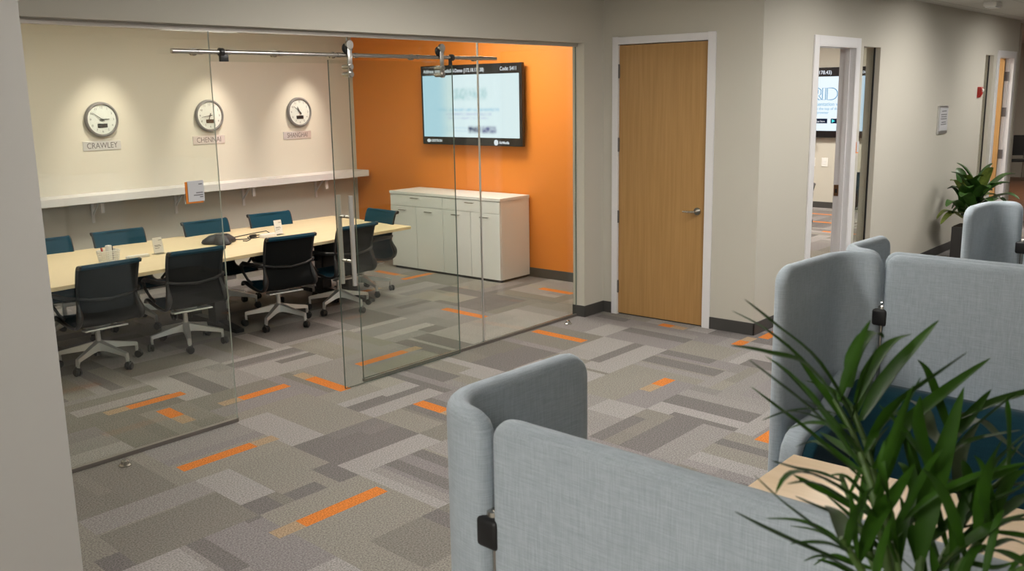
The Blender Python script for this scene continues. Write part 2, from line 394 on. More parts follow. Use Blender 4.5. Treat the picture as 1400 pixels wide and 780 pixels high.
# ------------------------------------------------------------------ walls
structure(MB().box(-5.35, XO + .12, YB, YB + .12, 0, H).build('wall_back', M['wall']))
structure(MB().box(XO, XO + .12, .041, YB, 0, H).build('wall_orange', M['orange']))
structure(MB().box(-5.35, -5.23, .041, YB, 0, H).build('wall_conference_left', M['wall']))
mb = MB(); mb.box(-5.45, 0, YO, .041, 2.4715, H); mb.box(0, XO, YO, .041, 0, H)
structure(mb.build('wall_glazed', M['wall']))
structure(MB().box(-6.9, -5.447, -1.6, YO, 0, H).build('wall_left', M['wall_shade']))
# door wall (faces -X)
D0, D1, F0, F1, DH, FH = -.2496, -1.1574, -.1979, -1.2208, 2.455, 2.519
mb = MB(); mb.box(XD, XD + .12, D0, YO, 0, H); mb.box(XD, XD + .12, YR, D1, 0, H); mb.box(XD, XD + .12, D1, D0, DH + .03, H)
structure(mb.build('wall_centre', M['wall']))
# right wall (faces -Y) with two doorways and two side windows
mb = MB(); ya, yb_ = YR, YR + .14
for a, b in ((XD + .12, 1.368), (2.276, 2.465), (2.929, 6.772), (7.177, 7.42), (8.22, 8.46)): mb.box(a, b, ya, yb_, 0, H)
for a, b in ((1.368, 2.276), (2.465, 2.929), (6.772, 7.177), (7.42, 8.22)): mb.box(a, b, ya, yb_, 2.437, H)
structure(mb.build('wall_right', M['wall']))
# training room beyond
mb = MB(); mb.box(9.1, 9.22, YR + .14, 5.7, 0, H); mb.box(XO + .12, 9.1, 5.58, 5.7, 0, H); mb.box(8.46, 9.1, YR + .0, YR + .14, 0, H)
mb = MB(); mb.box(9.1, 9.22, YR + .14, 5.7, 0, H); mb.box(XO + .12, 9.1, 5.58, 5.7, 0, H)
mb.box(8.34, 8.46, YR + .14, YR + .9, 0, H); mb.box(8.46, 9.1, YR + .78, YR + .9, 0, H)
structure(mb.build('wall_training_room', M['wall']))
structure(MB().box(16.8, 17, -9, 6, 0, H).build('wall_corridor_end', M['wall']))
structure(MB().box(-9.7, -9.58, -8.6, 5.7, 0, H).build('wall_behind', M['wall']))
structure(MB().box(-9.7, 17, -8.6, -8.48, 0, H).build('wall_near', M['wall']))
# baseboards
def bb(name, segs):
    mb = MB()
    for x0, x1, y0, y1 in segs: mb.box(x0, x1, y0, y1, 0, .105, .003)
    structure(mb.build(name, M['base']))
t = .012
bb('baseboard_centre', [(0, XD, YO - t, YO), (-t, 0, YO - t, .041), (XD - t, XD, F0, YO), (XD - t, XD, YR - t, F1)])
bb('baseboard_right', [(XD - t, 1.285, YR - t, YR), (2.36, 2.465, YR - t, YR), (2.929, 6.772, YR - t, YR), (8.28, 8.46, YR - t, YR)])
bb('baseboard_orange', [(XO - t, XO, .041, YB), (0, XO, .041, .041 + t)])
bb('baseboard_back', [(-5.23, XO, YB - t, YB)])
bb('baseboard_training_room', [(9.1 - t, 9.1, YR + .95, 5.58)])
# closed oak door
mb = MB()
mb.box(XD - .018, XD + .125, F0, D0 - .002, 0, FH, .004); mb.box(XD - .018, XD + .125, D1 + .002, F1, 0, FH, .004); mb.box(XD - .0185, XD + .12, D1 + .0005, D0 - .0005, DH, FH, .004)
structure(mb.build('trim_door_frame', M['frame']))
d1 = structure(MB().box(XD + .008, XD + .05, D1 + .004, D0 - .004, .01, DH - .006, .002).build('door_1', M['oak']))
tag(d1, 'closed oak veneer door with lever handle in white frame')
for k, (za, zb) in enumerate(((2.164, 2.286), (1.511, 1.637), (.86, .975), (.203, .321))):
    MB().box(XD - .01, XD + .012, D0 - .012, D0 + .014, za, zb, .002).build('hinge', M['hinge'], d1)
mb = MB(); yc = -1.075
mb.cyl((XD + .01, yc, 1.02), (XD - .006, yc, 1.02), .033, seg=28); mb.cyl((XD - .004, yc, 1.02), (XD - .05, yc, 1.02), .012)
mb.tube([(XD - .05, yc - .004, 1.02), (XD - .055, yc + .03, 1.018), (XD - .052, yc + .075, 1.016), (XD - .045, yc + .118, 1.015)], [.012, .011, .0095, .008], seg=12)
mb.build('door_handle', M['steel'], d1, True)
MB().box(XD - .004, XD + .02, D1 + .002, D1 + .010, .96, 1.08).build('latch_plate', M['hinge'], d1)
structure(MB().box(XD + .02, XD + .099, D1 + .003, D0 - .003, 0, .009).build('trim_threshold', M['dark']))
structure(MB().box(XD + .10, XD + .118, D1 + .003, D0 - .003, .013, DH - .001).build('trim_door_backing', M['dark']))
# doorway 2 frame and sidelight, doorway 3
def doorframe(name, a, b):
    mb = MB(); top = 2.437
    for x0, x1 in ((a - .087, a + .012), (b - .012, b + .087)):
        mb.box(x0, x1, YR - .016, YR, 0, top + .07, .003); mb.box(x0, x1, YR + .14, YR + .152, 0, top + .07, .003)
    mb.box(a + .0122, b - .0122, YR - .0165, YR, top - .012, top + .07, .003)
    mb.box(a - .001, a + .022, YR - .012, YR + .145, 0, top + .001); mb.box(b - .022, b + .001, YR - .012, YR + .145, 0, top + .001); mb.box(a + .022, b - .022, YR - .012, YR + .145, top - .022, top + .001)
    mb.box(a + .022, a + .036, YR + .045, YR + .088, 0, top - .022); mb.box(b - .036, b - .022, YR + .045, YR + .088, 0, top - .022)   # stops
    return structure(mb.build(name, M['frame']))
f2 = doorframe('trim_doorway_near', 1.368, 2.276)
MB().box(2.244, 2.256, YR + .092, YR + .138, 1.0, 1.11, .002).build('strike_plate', M['brass'], f2)
MB().box(2.242, 2.246, YR + .105, YR + .124, 1.03, 1.07).build('latch_hole', M['dark'], f2)
doorframe('trim_doorway_far', 7.42, 8.22)
for nm, a, b in (('window_1', 2.465, 2.929), ('window_2', 6.772, 7.177)):
    w = structure(MB().box(a + .006, b - .006, YR + .07, YR + .08, .02, 2.432).build(nm, M['glass']))
    MB().box(b - .008, b + .0, YR + .05, YR + .068, .0, 2.437).build('gasket', M['darkg'], w)
    MB().box(a, b, YR + .05, YR + .1, .0, .02).build('bottom_channel', M['channel'], w)
d3 = structure(MB().box(8.140, 8.182, YR + .092, YR + .98, .01, 2.42, .002).build('door_2', M['oak']))
tag(d3, 'open oak door swung into the far doorway')
for za in (.25, 1.0, 1.6, 2.1): MB().box(8.176, 8.199, YR + .035, YR + .094, za, za + .13, .002).build('hinge', M['hinge'], d3)

# ------------------------------------------------------------------ glass wall
def pane(name, label, x0, x1, y0, y1, z0, z1, cat='glass partition', group=None, edge='edge'):
    mb = MB(); mb.box(x0, x1, y0, y1, z0, z1)
    for f in mb.bm.faces:
        f.material_index = 0 if abs(f.normal.y) > .5 else 1
    mb.bm.normal_update()
    for f in mb.bm.faces: f.material_index = 0 if abs(f.normal.y) > .5 else 1
    o = mb.build(name, [M['glass'], M[edge]]); return tag(o, label, cat, group)
XL, X2, X3, X4 = -5.447, -3.679, -2.609, -1.295
g1 = pane('glass_partition', 'wide fixed glass panel left of the doorway, with orange sign plate on it', XL, X2, 0, .012, .022, 2.447, group='fixed glass panels of the meeting room', edge='edgel')
pane('glass_partition', 'fixed glass panel behind the sliding door and in front of the white sideboard left end', X3, X4 - .003, 0, .012, .026, 2.447, group='fixed glass panels of the meeting room')
pane('glass_partition', 'fixed glass panel against the right wall stub, in front of the wall screen', X4 + .003, -.004, 0, .012, .026, 2.447, group='fixed glass panels of the meeting room')
pane('glass_transom', 'horizontal glass transom pane over the open meeting room doorway', X2 + .003, X3 - .003, 0, .012, 2.266, 2.447, 'glass partition', edge='edgel')
mb = MB(); mb.box(XL, X2, -.010, .022, 0, .024, .002); mb.box(X3, 0, -.010, .022, 0, .024, .002)
structure(mb.build('trim_floor_channel', M['channel']))
structure(MB().box(XL, 0, -.016, .03, 2.442, 2.4715).build('trim_head_channel', M['head']))
mb = MB(); mb.box(X4 - .004, X4 + .004, -.001, .013, .03, 2.442); structure(mb.build('trim_glass_joint', M['alu']))

# sliding door
SX0, SX1, SY0, SY1 = -2.815, -1.628, -.040, -.028
sd = thing('sliding_glass_door', 'frameless sliding glass door with long steel pull handles and strap rollers', 'sliding door', (-2.2, -.034, 0))
mb = MB(); mb.box(SX0, SX1, SY0, SY1, .008, 2.287); mb.bm.normal_update()
for f in mb.bm.faces: f.material_index = 0 if abs(f.normal.y) > .5 else 1
wb(mb, 'glass_pane', [M['glass'], M['edge']], sd)
for y, nm in ((-.1, 'pull_handle'), (.03, 'pull_handle')):
    mb = MB(); xh = -2.735; mb.cyl((xh, y, .75), (xh, y, 1.378), .0165, seg=20)
    ph = wb(mb, nm, M['handle'], sd, True)
    for z in (.92, 1.23):
        wb(MB().cyl((xh, y, z), (xh, SY0 if y < SY0 else SY1, z), .011, seg=14), 'handle_standoff', M['steel'], ph, True)
RZ, RY = 2.318, -.068
for xr in (-2.672, -1.79):
    mb = MB()
    mb.box(xr - .02, xr + .02, RY - .026, RY - .018, 2.17, 2.385, .003)
    mb.cyl((xr, RY - .03, 2.385), (xr, RY - .012, 2.385), .03, seg=20)
    st = wb(mb, 'hanger_strap', M['steel'], sd, True)
    mb = MB(); m4 = Matrix.Translation((xr, RY, 2.363)) @ Matrix.Rotation(PI / 2, 4, 'X')
    mb.lathe([(.0, -.016), (.034, -.016), (.034, -.011), (.026, -.004), (.026, .004), (.034, .011), (.034, .016), (.0, .016)], seg=24, mat4=m4)
    wb(mb, 'roller', M['dark'], sd, True)
    for z in (2.192, 2.242):
        wb(MB().cyl((xr, RY - .038, z), (xr, SY1 + .008, z), .017, .017, seg=18), 'clamp_bolt', M['steel'], sd, True)
# rail
rl = thing('door_rail', 'round steel sliding door rail across the top of the glass', 'rail', (-2.56, RY, RZ))
wb(MB().cyl((-3.97, RY, RZ), (-1.157, RY, RZ), .0135, seg=20), 'rail_tube', M['steel'], rl, True)
for x in (-3.79, -3.60, -3.22, -2.75, -2.60, -2.02, -1.34):
    mb = MB(); mb.cyl((x, RY, RZ), (x, .0, RZ), .011, seg=12); mb.cyl((x, -.012, RZ), (x, 0, RZ), .022, seg=18); mb.cyl((x - .014, RY, RZ), (x + .014, RY, RZ), .0165, seg=16); mb.cyl((x, .012, RZ), (x, .02, RZ), .02, seg=18)
    wb(mb, 'rail_standoff', M['steel'], rl, True)
for x, s in ((-3.645, 1), (-1.665, -1)):
    mb = MB(); mb.cyl((x - .012, RY, RZ), (x + .012, RY, RZ), .025, seg=20); mb.box(x - .012 + s * .0, x + .012 + s * .03, RY - .012, RY + .012, RZ - .055, RZ - .012, .003)
    wb(mb, 'rail_stop', M['darkg'], rl, True)
# floor guides / stops
for (x, y), lb in (((-4.52, -.135), 'small steel door stop on the carpet near the left column'), ((-.31, -.13), 'small steel door stop on the carpet near the right wall stub')):
    mb = MB(); mb.lathe([(0, 0), (.034, 0), (.034, .006), (.022, .012), (.02, .028), (.012, .034), (0, .034)], (x, y, 0), 20)
    o = mb.build('door_stop', M['steel'], None, True); tag(o, lb, 'door stop', 'floor door stops')
# sign on the glass
sg = thing('glass_sign', 'grey notice on an orange backing plate stuck to the left glass panel', 'sign', (-3.855, -.002, 1.44))
wb(MB().box(-3.918, -3.803, -.006, -.0005, 1.432, 1.562, .001), 'backing_plate', M['orangep'], sg)
wb(MB().box(-3.905, -3.797, -.010, -.006, 1.442, 1.567, .001), 'notice', M['cardgrey'], sg)
for x0, x1, z in ((-3.832, -3.808, 1.545), (-3.852, -3.806, 1.494), (-3.868, -3.806, 1.480), (-3.828, -3.806, 1.468)):
    wb(MB().box(x0, x1, -.0106, -.0098, z - .003, z + .003), 'printed_line', M['greyink'], sg)

# ------------------------------------------------------------------ wall shelf
sh = thing('wall_shelf', 'long white wall shelf under the clocks', 'shelf', (-2, 4.365, 1.02))
wb(MB().box(-5.2, 1.19, 4.20, YB - .001, 1.035, 1.112, .003), 'shelf_board', M['shelfw'], sh)
for x in (-4.3, -3.3, -2.32, -1.375, -.5, .57):
    mb = MB(); mb.box(x - .015, x + .015, 4.26, YB - .002, 1.022, 1.036); mb.box(x - .015, x + .015, YB - .012, YB - .001, .80, 1.03)
    mb.prism([(4.34, 1.025), (YB - .01, .87), (YB - .01, .90), (4.37, 1.025)], 'x', x - .004, x + .004)
    mb.box(x - .018, x + .018, 4.29, 4.305, .92, 1.03)
    wb(mb, 'shelf_bracket', M['shelfw'], sh)
for x in (-1.91, -.93, -.06):
    mb = MB(); mb.lathe([(0, .0), (.1, .0), (.1, .003), (.0, .003)], (0, 0, 0), 28, mat4=Matrix.Translation((x, 4.37, 1.112)) @ Matrix.Diagonal((1, .35, 1, 1)))
    wb(mb, 'cable_grommet', M['alu'], sh, True)

# ------------------------------------------------------------------ clocks and plates
NUM = '12 1 2 3 4 5 6 7 8 9 10 11'.split()
def clock(x, z, label, hr, mn):
    c = thing('wall_clock', label, 'clock', (x, YB, z), group='office wall clocks')
    m4 = Matrix.Rotation(PI / 2, 4, 'X')
    MB().lathe([(0, 0), (.168, 0), (.178, .012), (.178, .034), (.170, .046), (.158, .048), (.150, .036), (.150, .03), (0, .03)], seg=56, mat4=m4).build('rim', M['clockrim'], c, True)
    MB().lathe([(0, .0302), (.1495, .0302), (.1495, .0322), (0, .0322)], seg=56, mat4=m4).build('dial', M['paper'], c, True)
    for k, n in enumerate(NUM):
        if n in ('5', '7'): pass
        a = PI / 2 - k * PI / 6
        text('numeral', n, .033, M['greyink'], (.122 * math.cos(a), -.0328, .122 * math.sin(a)), '-y', c)
    MB().box(-.052, .052, -.036, -.032, -.082, -.042).build('digital_window', M['darkg'], c)
    for nm, a, L, w, y in (('hour_hand', hr, .075, .005, -.0385), ('minute_hand', mn, .112, .0035, -.041)):
        a = PI / 2 - a; d = Vector((math.cos(a), 0, math.sin(a))); n = Vector((-d.z, 0, d.x))
        mb = MB()
        P = [-d * .028 + n * w * 1.2, d * L + n * w * .7, d * L - n * w * .7, -d * .028 - n * w * 1.2]
        A = [mb.bm.verts.new(p + Vector((0, y, 0))) for p in P]; B = [mb.bm.verts.new(p + Vector((0, y - .0015, 0))) for p in P]
        mb.bm.faces.new(A); mb.bm.faces.new(B[::-1])
        for i in range(4): mb.bm.faces.new((A[i], B[i], B[(i + 1) % 4], A[(i + 1) % 4]))
        bmesh.ops.recalc_face_normals(mb.bm, faces=mb.bm.faces[:])
        if nm == 'minute_hand': mb.cyl((0, y + .004, 0), (0, y - .004, 0), .008, seg=14)
        mb.build(nm, M['ink'], c)
    MB().lathe([(0, .043), (.148, .043), (.148, .045), (0, .045)], seg=48, mat4=m4).build('cover_glass', M['acrylic'], c)
    return c
clock(-2.135, 1.853, 'round grey-rimmed wall clock above the CRAWLEY plate', math.radians(88), math.radians(305))
clock(-.878, 1.857, 'round grey-rimmed wall clock above the CHENNAI plate', math.radians(202), math.radians(261))
clock(.37, 1.865, 'round grey-rimmed wall clock above the SHANGHAI plate', math.radians(332), math.radians(308))
for x, w, s in ((-2.147, .405, 'CRAWLEY'), (-.895, .405, 'CHENNAI'), (.335, .415, 'SHANGHAI')):
    p = thing('city_plate', 'brushed metal wall plate reading %s under a clock' % s, 'sign', (x, YB, 1.588), group='city name plates')
    MB().box(-w / 2, w / 2, -.008, -.001, -.046, .046, .001).build('metal_plate', M['plate'], p)
    text('lettering', s, .083, M['greyink'], (.0, -.0085, -.002), '-y', p, sx=.86 if len(s) < 8 else .74)

# ------------------------------------------------------------------ wall screens
def picture_mat(name, base, left, blobs):
    """what the panel shows: a pale page with soft out-of-focus blocks; object coords: y across (flipped), z up"""
    m = bpy.data.materials.new(name); m.use_nodes = True
    nt = m.node_tree; nt.nodes.remove(nt.nodes['Principled BSDF'])
    e = nt.nodes.new('ShaderNodeEmission'); e.inputs['Strength'].default_value = SCREEN_K
    tc = nt.nodes.new('ShaderNodeTexCoord'); sp = nt.nodes.new('ShaderNodeSeparateXYZ'); nt.links.new(tc.outputs['Object'], sp.inputs[0])
    def math_(op, a, b=None, c=None):
        n = nt.nodes.new('ShaderNodeMath'); n.operation = op; n.use_clamp = False
        for i, v in enumerate((a, b, c)):
            if v is None: continue
            if isinstance(v, (int, float)): n.inputs[i].default_value = v
            else: nt.links.new(v, n.inputs[i])
        return n.outputs[0]
    def soft(v, a, b, s):
        def ss(x0, x1):
            r = nt.nodes.new('ShaderNodeMapRange'); r.interpolation_type = 'SMOOTHSTEP'
            r.inputs['From Min'].default_value = x0; r.inputs['From Max'].default_value = x1
            nt.links.new(v, r.inputs['Value']); return r.outputs['Result']
        return math_('SUBTRACT', ss(a - s, a + s), ss(b - s, b + s))
    cur = None
    def mix(f, c):
        nonlocal cur
        x = nt.nodes.new('ShaderNodeMix'); x.data_type = 'RGBA'
        nt.links.new(f, x.inputs[0])
        if cur is None: x.inputs[6].default_value = (*base, 1)
        else: nt.links.new(cur, x.inputs[6])
        x.inputs[7].default_value = (*c, 1); cur = x.outputs[2]
    mix(soft(sp.outputs['Y'], left[0], left[1], left[2]), left[3])
    noise = nt.nodes.new('ShaderNodeTexNoise'); noise.inputs['Scale'].default_value = 16
    nt.links.new(tc.outputs['Object'], noise.inputs['Vector'])
    for (y0, y1, z0, z1, s, c, k) in blobs:
        f = math_('MULTIPLY', soft(sp.outputs['Y'], y0, y1, s), soft(sp.outputs['Z'], z0, z1, s))
        f = math_('MULTIPLY', f, math_('MULTIPLY_ADD', noise.outputs['Fac'], 1.6, k - .8)); 
        n = nt.nodes.new('ShaderNodeClamp'); nt.links.new(f, n.inputs[0])
        mix(n.outputs[0], c)
    nt.links.new(cur, e.inputs['Color']); nt.links.new(e.outputs[0], nt.nodes['Material Output'].inputs['Surface'])
    return m
tv = thing('wall_screen', 'large black wall-mounted flat screen on the orange wall showing a blurred page', 'television', (XO - .09, 2.38, 1.92))
MB().box(-.012, .035, -.782, .782, -.455, .458, .006).build('bezel', M['black'], tv)
MB().box(.035, .089, -.25, .25, -.2, .2, .004).build('wall_mount', M['darkg'], tv)
pm = picture_mat('page_picture', (.80, .93, .99), (.40, .95, .12, (.55, .80, .97)), [
    (-.27, .26, .065, .19, .03, (.42, .66, .70), .45),
    (-.45, .50, -.065, -.035, .018, (.38, .66, .86), .5), (-.33, .38, -.115, -.085, .016, (.55, .62, .82), .45), (-.28, .36, -.155, -.135, .016, (.55, .6, .84), .4),
    (.05, .46, -.265, -.245, .014, (.50, .72, .88), .4), (.05, .46, -.30, -.285, .012, (.50, .72, .88), .4),
    (-.16, .03, -.31, -.24, .025, (.05, .07, .16), .75), (-.40, -.18, -.31, -.24, .025, (.12, .13, .30), .7)])
MB().box(-.0128, -.0118, -.742, .752, -.363, .345).build('screen_page', pm, tv)
text('address_text', 'Address: http://MediaSol-Demo (172.18.178.38)', .058, M['wtext'], (-.0135, .735, .392), '-x', tv, align='LEFT', sx=.86, bold=.0008)
text('code_text', 'Code: 5411', .058, M['wtext'], (-.0135, -.715, .395), '-x', tv, align='RIGHT', sx=.9, bold=.0008)
text('maker_text', 'CRESTRON', .04, M['wtext'], (-.0135, .64, -.41), '-x', tv, align='LEFT', sx=.9, bold=.001)
text('app_text', 'AirMedia', .045, M['wtext'], (-.0135, -.44, -.415), '-x', tv, align='LEFT', sx=.9, bold=.001)
m4 = Matrix.Rotation(-PI / 2, 4, 'Y')
MB().lathe([(.018, 0), (.03, 0), (.03, .0008), (.018, .0008), (.018, 0)], seg=24, mat4=Matrix.Translation((-.0135, .675, -.41)) @ m4 @ Matrix.Diagonal((.7, 1, 1, 1))).build('maker_mark', M['wtext'], tv)
MB().lathe([(0, 0), (.032, 0), (.032, .0008), (0, .0008)], seg=24, mat4=Matrix.Translation((-.0135, -.395, -.415)) @ m4).build('app_mark', M['wtext'], tv)

tv2 = thing('training_room_screen', 'large wall screen seen through the open white-framed doorway', 'television', (9.1 - .09, 1.30, 1.80))
MB().box(-.012, .035, -.86, .86, -.585, .585, .006).build('bezel', M['black'], tv2)
MB().box(.035, .089, -.25, .25, -.2, .2, .004).build('wall_mount', M['darkg'], tv2)
MB().box(-.0128, -.0118, -.83, .83, -.47, .435).build('screen_page', picture_mat('page_picture_far', (.82, .92, 1.0), (-.9, -.53, .04, (.42, .68, .95)), [(2, 3, 2, 3, .01, (1, 1, 1), 0)]), tv2)
text('address_text', '(172.18.178.43)', .085, M['wtext'], (-.0135, .02, .50), '-x', tv2, align='RIGHT', sx=.9, bold=.001)
text('code_text', 'Code: 4005', .085, M['wtext'], (-.0135, -.80, .50), '-x', tv2, align='RIGHT', sx=.9, bold=.001)
def outline_logo(par):
    """letters C R I D as double-line outlines"""
    def stroke(pts, closed=False):
        mb = MB(); mb.tube([(-.0135, y, z) for y, z in pts], .0075, 6, flat=.5, up=(1, 0, 0), closed=closed); return mb
    def D(y0, y1, z0, z1): 
        r = (z1 - z0) / 2; zc = (z0 + z1) / 2
        return [(y0, z1)] + [(y1 + r - r * 1.0 - r * math.sin(a) * .95 + 0.0, zc + r * math.cos(a)) for a in [PI * k / 14 for k in range(15)]] + [(y0, z0)]
    z0, z1 = .05, .245
    mb = MB()
    def t(pts, closed=True): mb.tube([(-.0135, y * 1.12 + .115, z) for y, z in pts], .0065, 6, up=(1, 0, 0), closed=closed)
    t(D(-.03, -.095, z0, z1)); t([(-.005, z0), (-.005, z1), (.045, z1), (.045, z0)])
    t([(.205, z0), (.205, z1), (.11, z1), (.07, z1 - .03), (.07, z0 + .09), (.10, z0 + .07), (.055, z0), (.10, z0), (.155, z0 + .07), (.155, z0)])
    t([(.16, z0 + .11), (.16, z1 - .035), (.115, z1 - .035), (.115, z0 + .11)])
    t([(.44, z1), (.30, z1), (.235, z1 - .05), (.235, z0 + .05), (.30, z0), (.44, z0), (.44, z0 + .04), (.31, z0 + .04), (.28, z0 + .07), (.28, z1 - .07), (.31, z1 - .04), (.44, z1 - .04)])
    return mb.build('logo', M['btext'], par)
outline_logo(tv2)
text('page_text', 'Present your presentation wirelessly', .085, M['ltext'], (-.0135, .22, -.025), '-x', tv2, sx=1.0, bold=.001)
text('page_text', 'Enter the code at the top of the', .062, M['ltext'], (-.0135, .27, -.10), '-x', tv2, bold=.0008)
text('page_text', 'browser', .062, M['ltext'], (-.0135, .15, -.165), '-x', tv2, bold=.0008)
for y0, y1, s in ((.06, .36, 'App Store'), (-.34, -.0, 'Google play')):
    b = MB().box(-.0135, -.0125, y0, y1, -.345, -.265, .002).build('badge', M['badge'], tv2)
    text('badge_text', s, .045, M['wtext'], (-.0142, (y0 + y1) / 2 - .03, -.312), '-x', b, sx=.85)
mb = MB(); mb.prism([(-.02, -.335), (-.02, -.275), (-.075, -.305)], 'x', -.0145, -.0138); mb.build('play_mark', M['play'], tv2)
# switches and camera below that screen
for y, lb in ((1.41, 'white light switch plate below the far wall screen, beside the door jamb'), (1.63, 'white socket plate below the far wall screen, half behind the door frame')):
    o = thing('wall_plate', lb, 'switch', (9.1, y, .79))
    MB().box(-.012, -.001, -.055, .055, -.075, .075, .004).build('plate', M['paper'], o); MB().box(-.018, -.011, -.02, .02, -.035, .035, .003).build('rocker', M['white'], o)
o = thing('camera_bracket', 'small black device bracket under the far wall screen', 'bracket', (9.1, 1.63, 1.12))
MB().box(-.06, -.001, -.02, .02, -.03, .10, .004).build('bracket_arm', M['dark'], o); MB().lathe([(0, 0), (.035, .01), (.045, .04), (.03, .07), (0, .075)], (-.08, 0, -.04), 16).build('lens_ball', M['dark'], o, True)

# ------------------------------------------------------------------ white sideboard
sb = thing('sideboard', 'long white sideboard with drawers and doors against the orange wall', 'cabinet', (.99, 2.45, 0))
CX0, CX1, CY0, CY1 = .742, 1.243, 1.585, 3.325
mb = MB(); mb.box(CX0 + .02, CX1, CY0, CY1, .028, .898, .001)
wb(mb, 'carcass', M['white'], sb)
wb(MB().box(CX0 - .004, CX1 + .002, CY0 - .008, CY1 + .008, .90, .932, .002), 'top_board', M['white'], sb)
wb(MB().box(CX0 + .03, CX1 - .02, CY0 + .02, CY1 - .02, 0, .028), 'plinth', M['dark'], sb)
def bar_handle(par, yc, z, w=.11):
    mb = MB(); mb.box(CX0 - .028, CX0 - .020, yc - w / 2, yc + w / 2, z - .005, z + .005, .001)
    for s in (-1, 1): mb.box(CX0 - .022, CX0 + .001, yc + s * w * .42 - .004, yc + s * w * .42 + .004, z - .004, z + .004)
    wb(mb, 'handle', M['steel'], par)
n = 4; L = (CY1 - CY0) / n
for k in range(2):
    a, b = CY0 + k * 2 * L, CY0 + (k + 1) * 2 * L
    d = wb(MB().box(CX0, CX0 + .018, a + .003, b - .003, .765, .893, .0015), 'drawer', M['white'], sb)
    bar_handle(d, (a + b) / 2 + (.0), .865, .13)
for k in range(n):
    a, b = CY0 + k * L, CY0 + (k + 1) * L
    d = wb(MB().box(CX0, CX0 + .018, a + .003, b - .003, .03, .760, .0015), 'door', M['white'], sb)
    bar_handle(d, (a + b) / 2 + (.0), .715, .12)

# ------------------------------------------------------------------ meeting table
tb = thing('meeting_table', 'long pale maple meeting table with slightly slanted end', 'table', (-2.6, 2.6, 0))
mb = MB(); mb.prism([(-5.0, 1.72), (-.23, 1.955), (-.12, 3.36), (-5.0, 3.36)], 'z', .69, .72, bev=.003)
wb(mb, 'tabletop', M['maple'], tb)
for x in (-4.3, -2.3, -.75):
    mb = MB(); mb.box(x - .06, x + .06, 2.3, 2.42, .05, .69, .006); mb.box(x - .06, x + .06, 2.72, 2.84, .05, .69, .006); mb.box(x - .045, x + .045, 2.42, 2.72, .25, .65, .004)
    mb.prism([(2.02, .0), (2.02, .03), (2.3, .075), (2.84, .075), (3.12, .03), (3.12, .0)], 'x', x - .04, x + .04)
    mb.box(x - .05, x + .05, 2.1, 3.0, .655, .69)
    wb(mb, 'pedestal', M['darkg'], tb)
wb(MB().box(-4.3, -.75, 2.55, 2.59, .60, .68), 'cable_beam', M['darkg'], tb)

# ------------------------------------------------------------------ task chairs
def shell_profile():
    # (y, z, half-width): from the top roll down the back and along the seat
    return [(-.315, .826, .225), (-.330, .843, .232), (-.312, .855, .234), (-.290, .845, .236), (-.268, .80, .236), (-.245, .72, .234), (-.225, .64, .230), (-.215, .575, .228), (-.232, .51, .232),
            (-.252, .455, .242), (-.238, .40, .250), (-.18, .372, .252), (-.08, .372, .25), (.03, .392, .25), (.12, .41, .245), (.18, .405, .238), (.215, .38, .232)]
def dense(p, k=3):
    out = []
    for i in range(len(p) - 1):
        p0, p1, p2, p3 = p[max(i - 1, 0)], p[i], p[i + 1], p[min(i + 2, len(p) - 1)]
        for j in range(k):
            t = j / k
            out.append(tuple(.5 * (2 * b + (c - a) * t + (2 * a - 5 * b + 4 * c - d) * t * t + (3 * b - a - 3 * c + d) * t ** 3) for a, b, c, d in zip(p0, p1, p2, p3)))
    out.append(p[-1]); return out
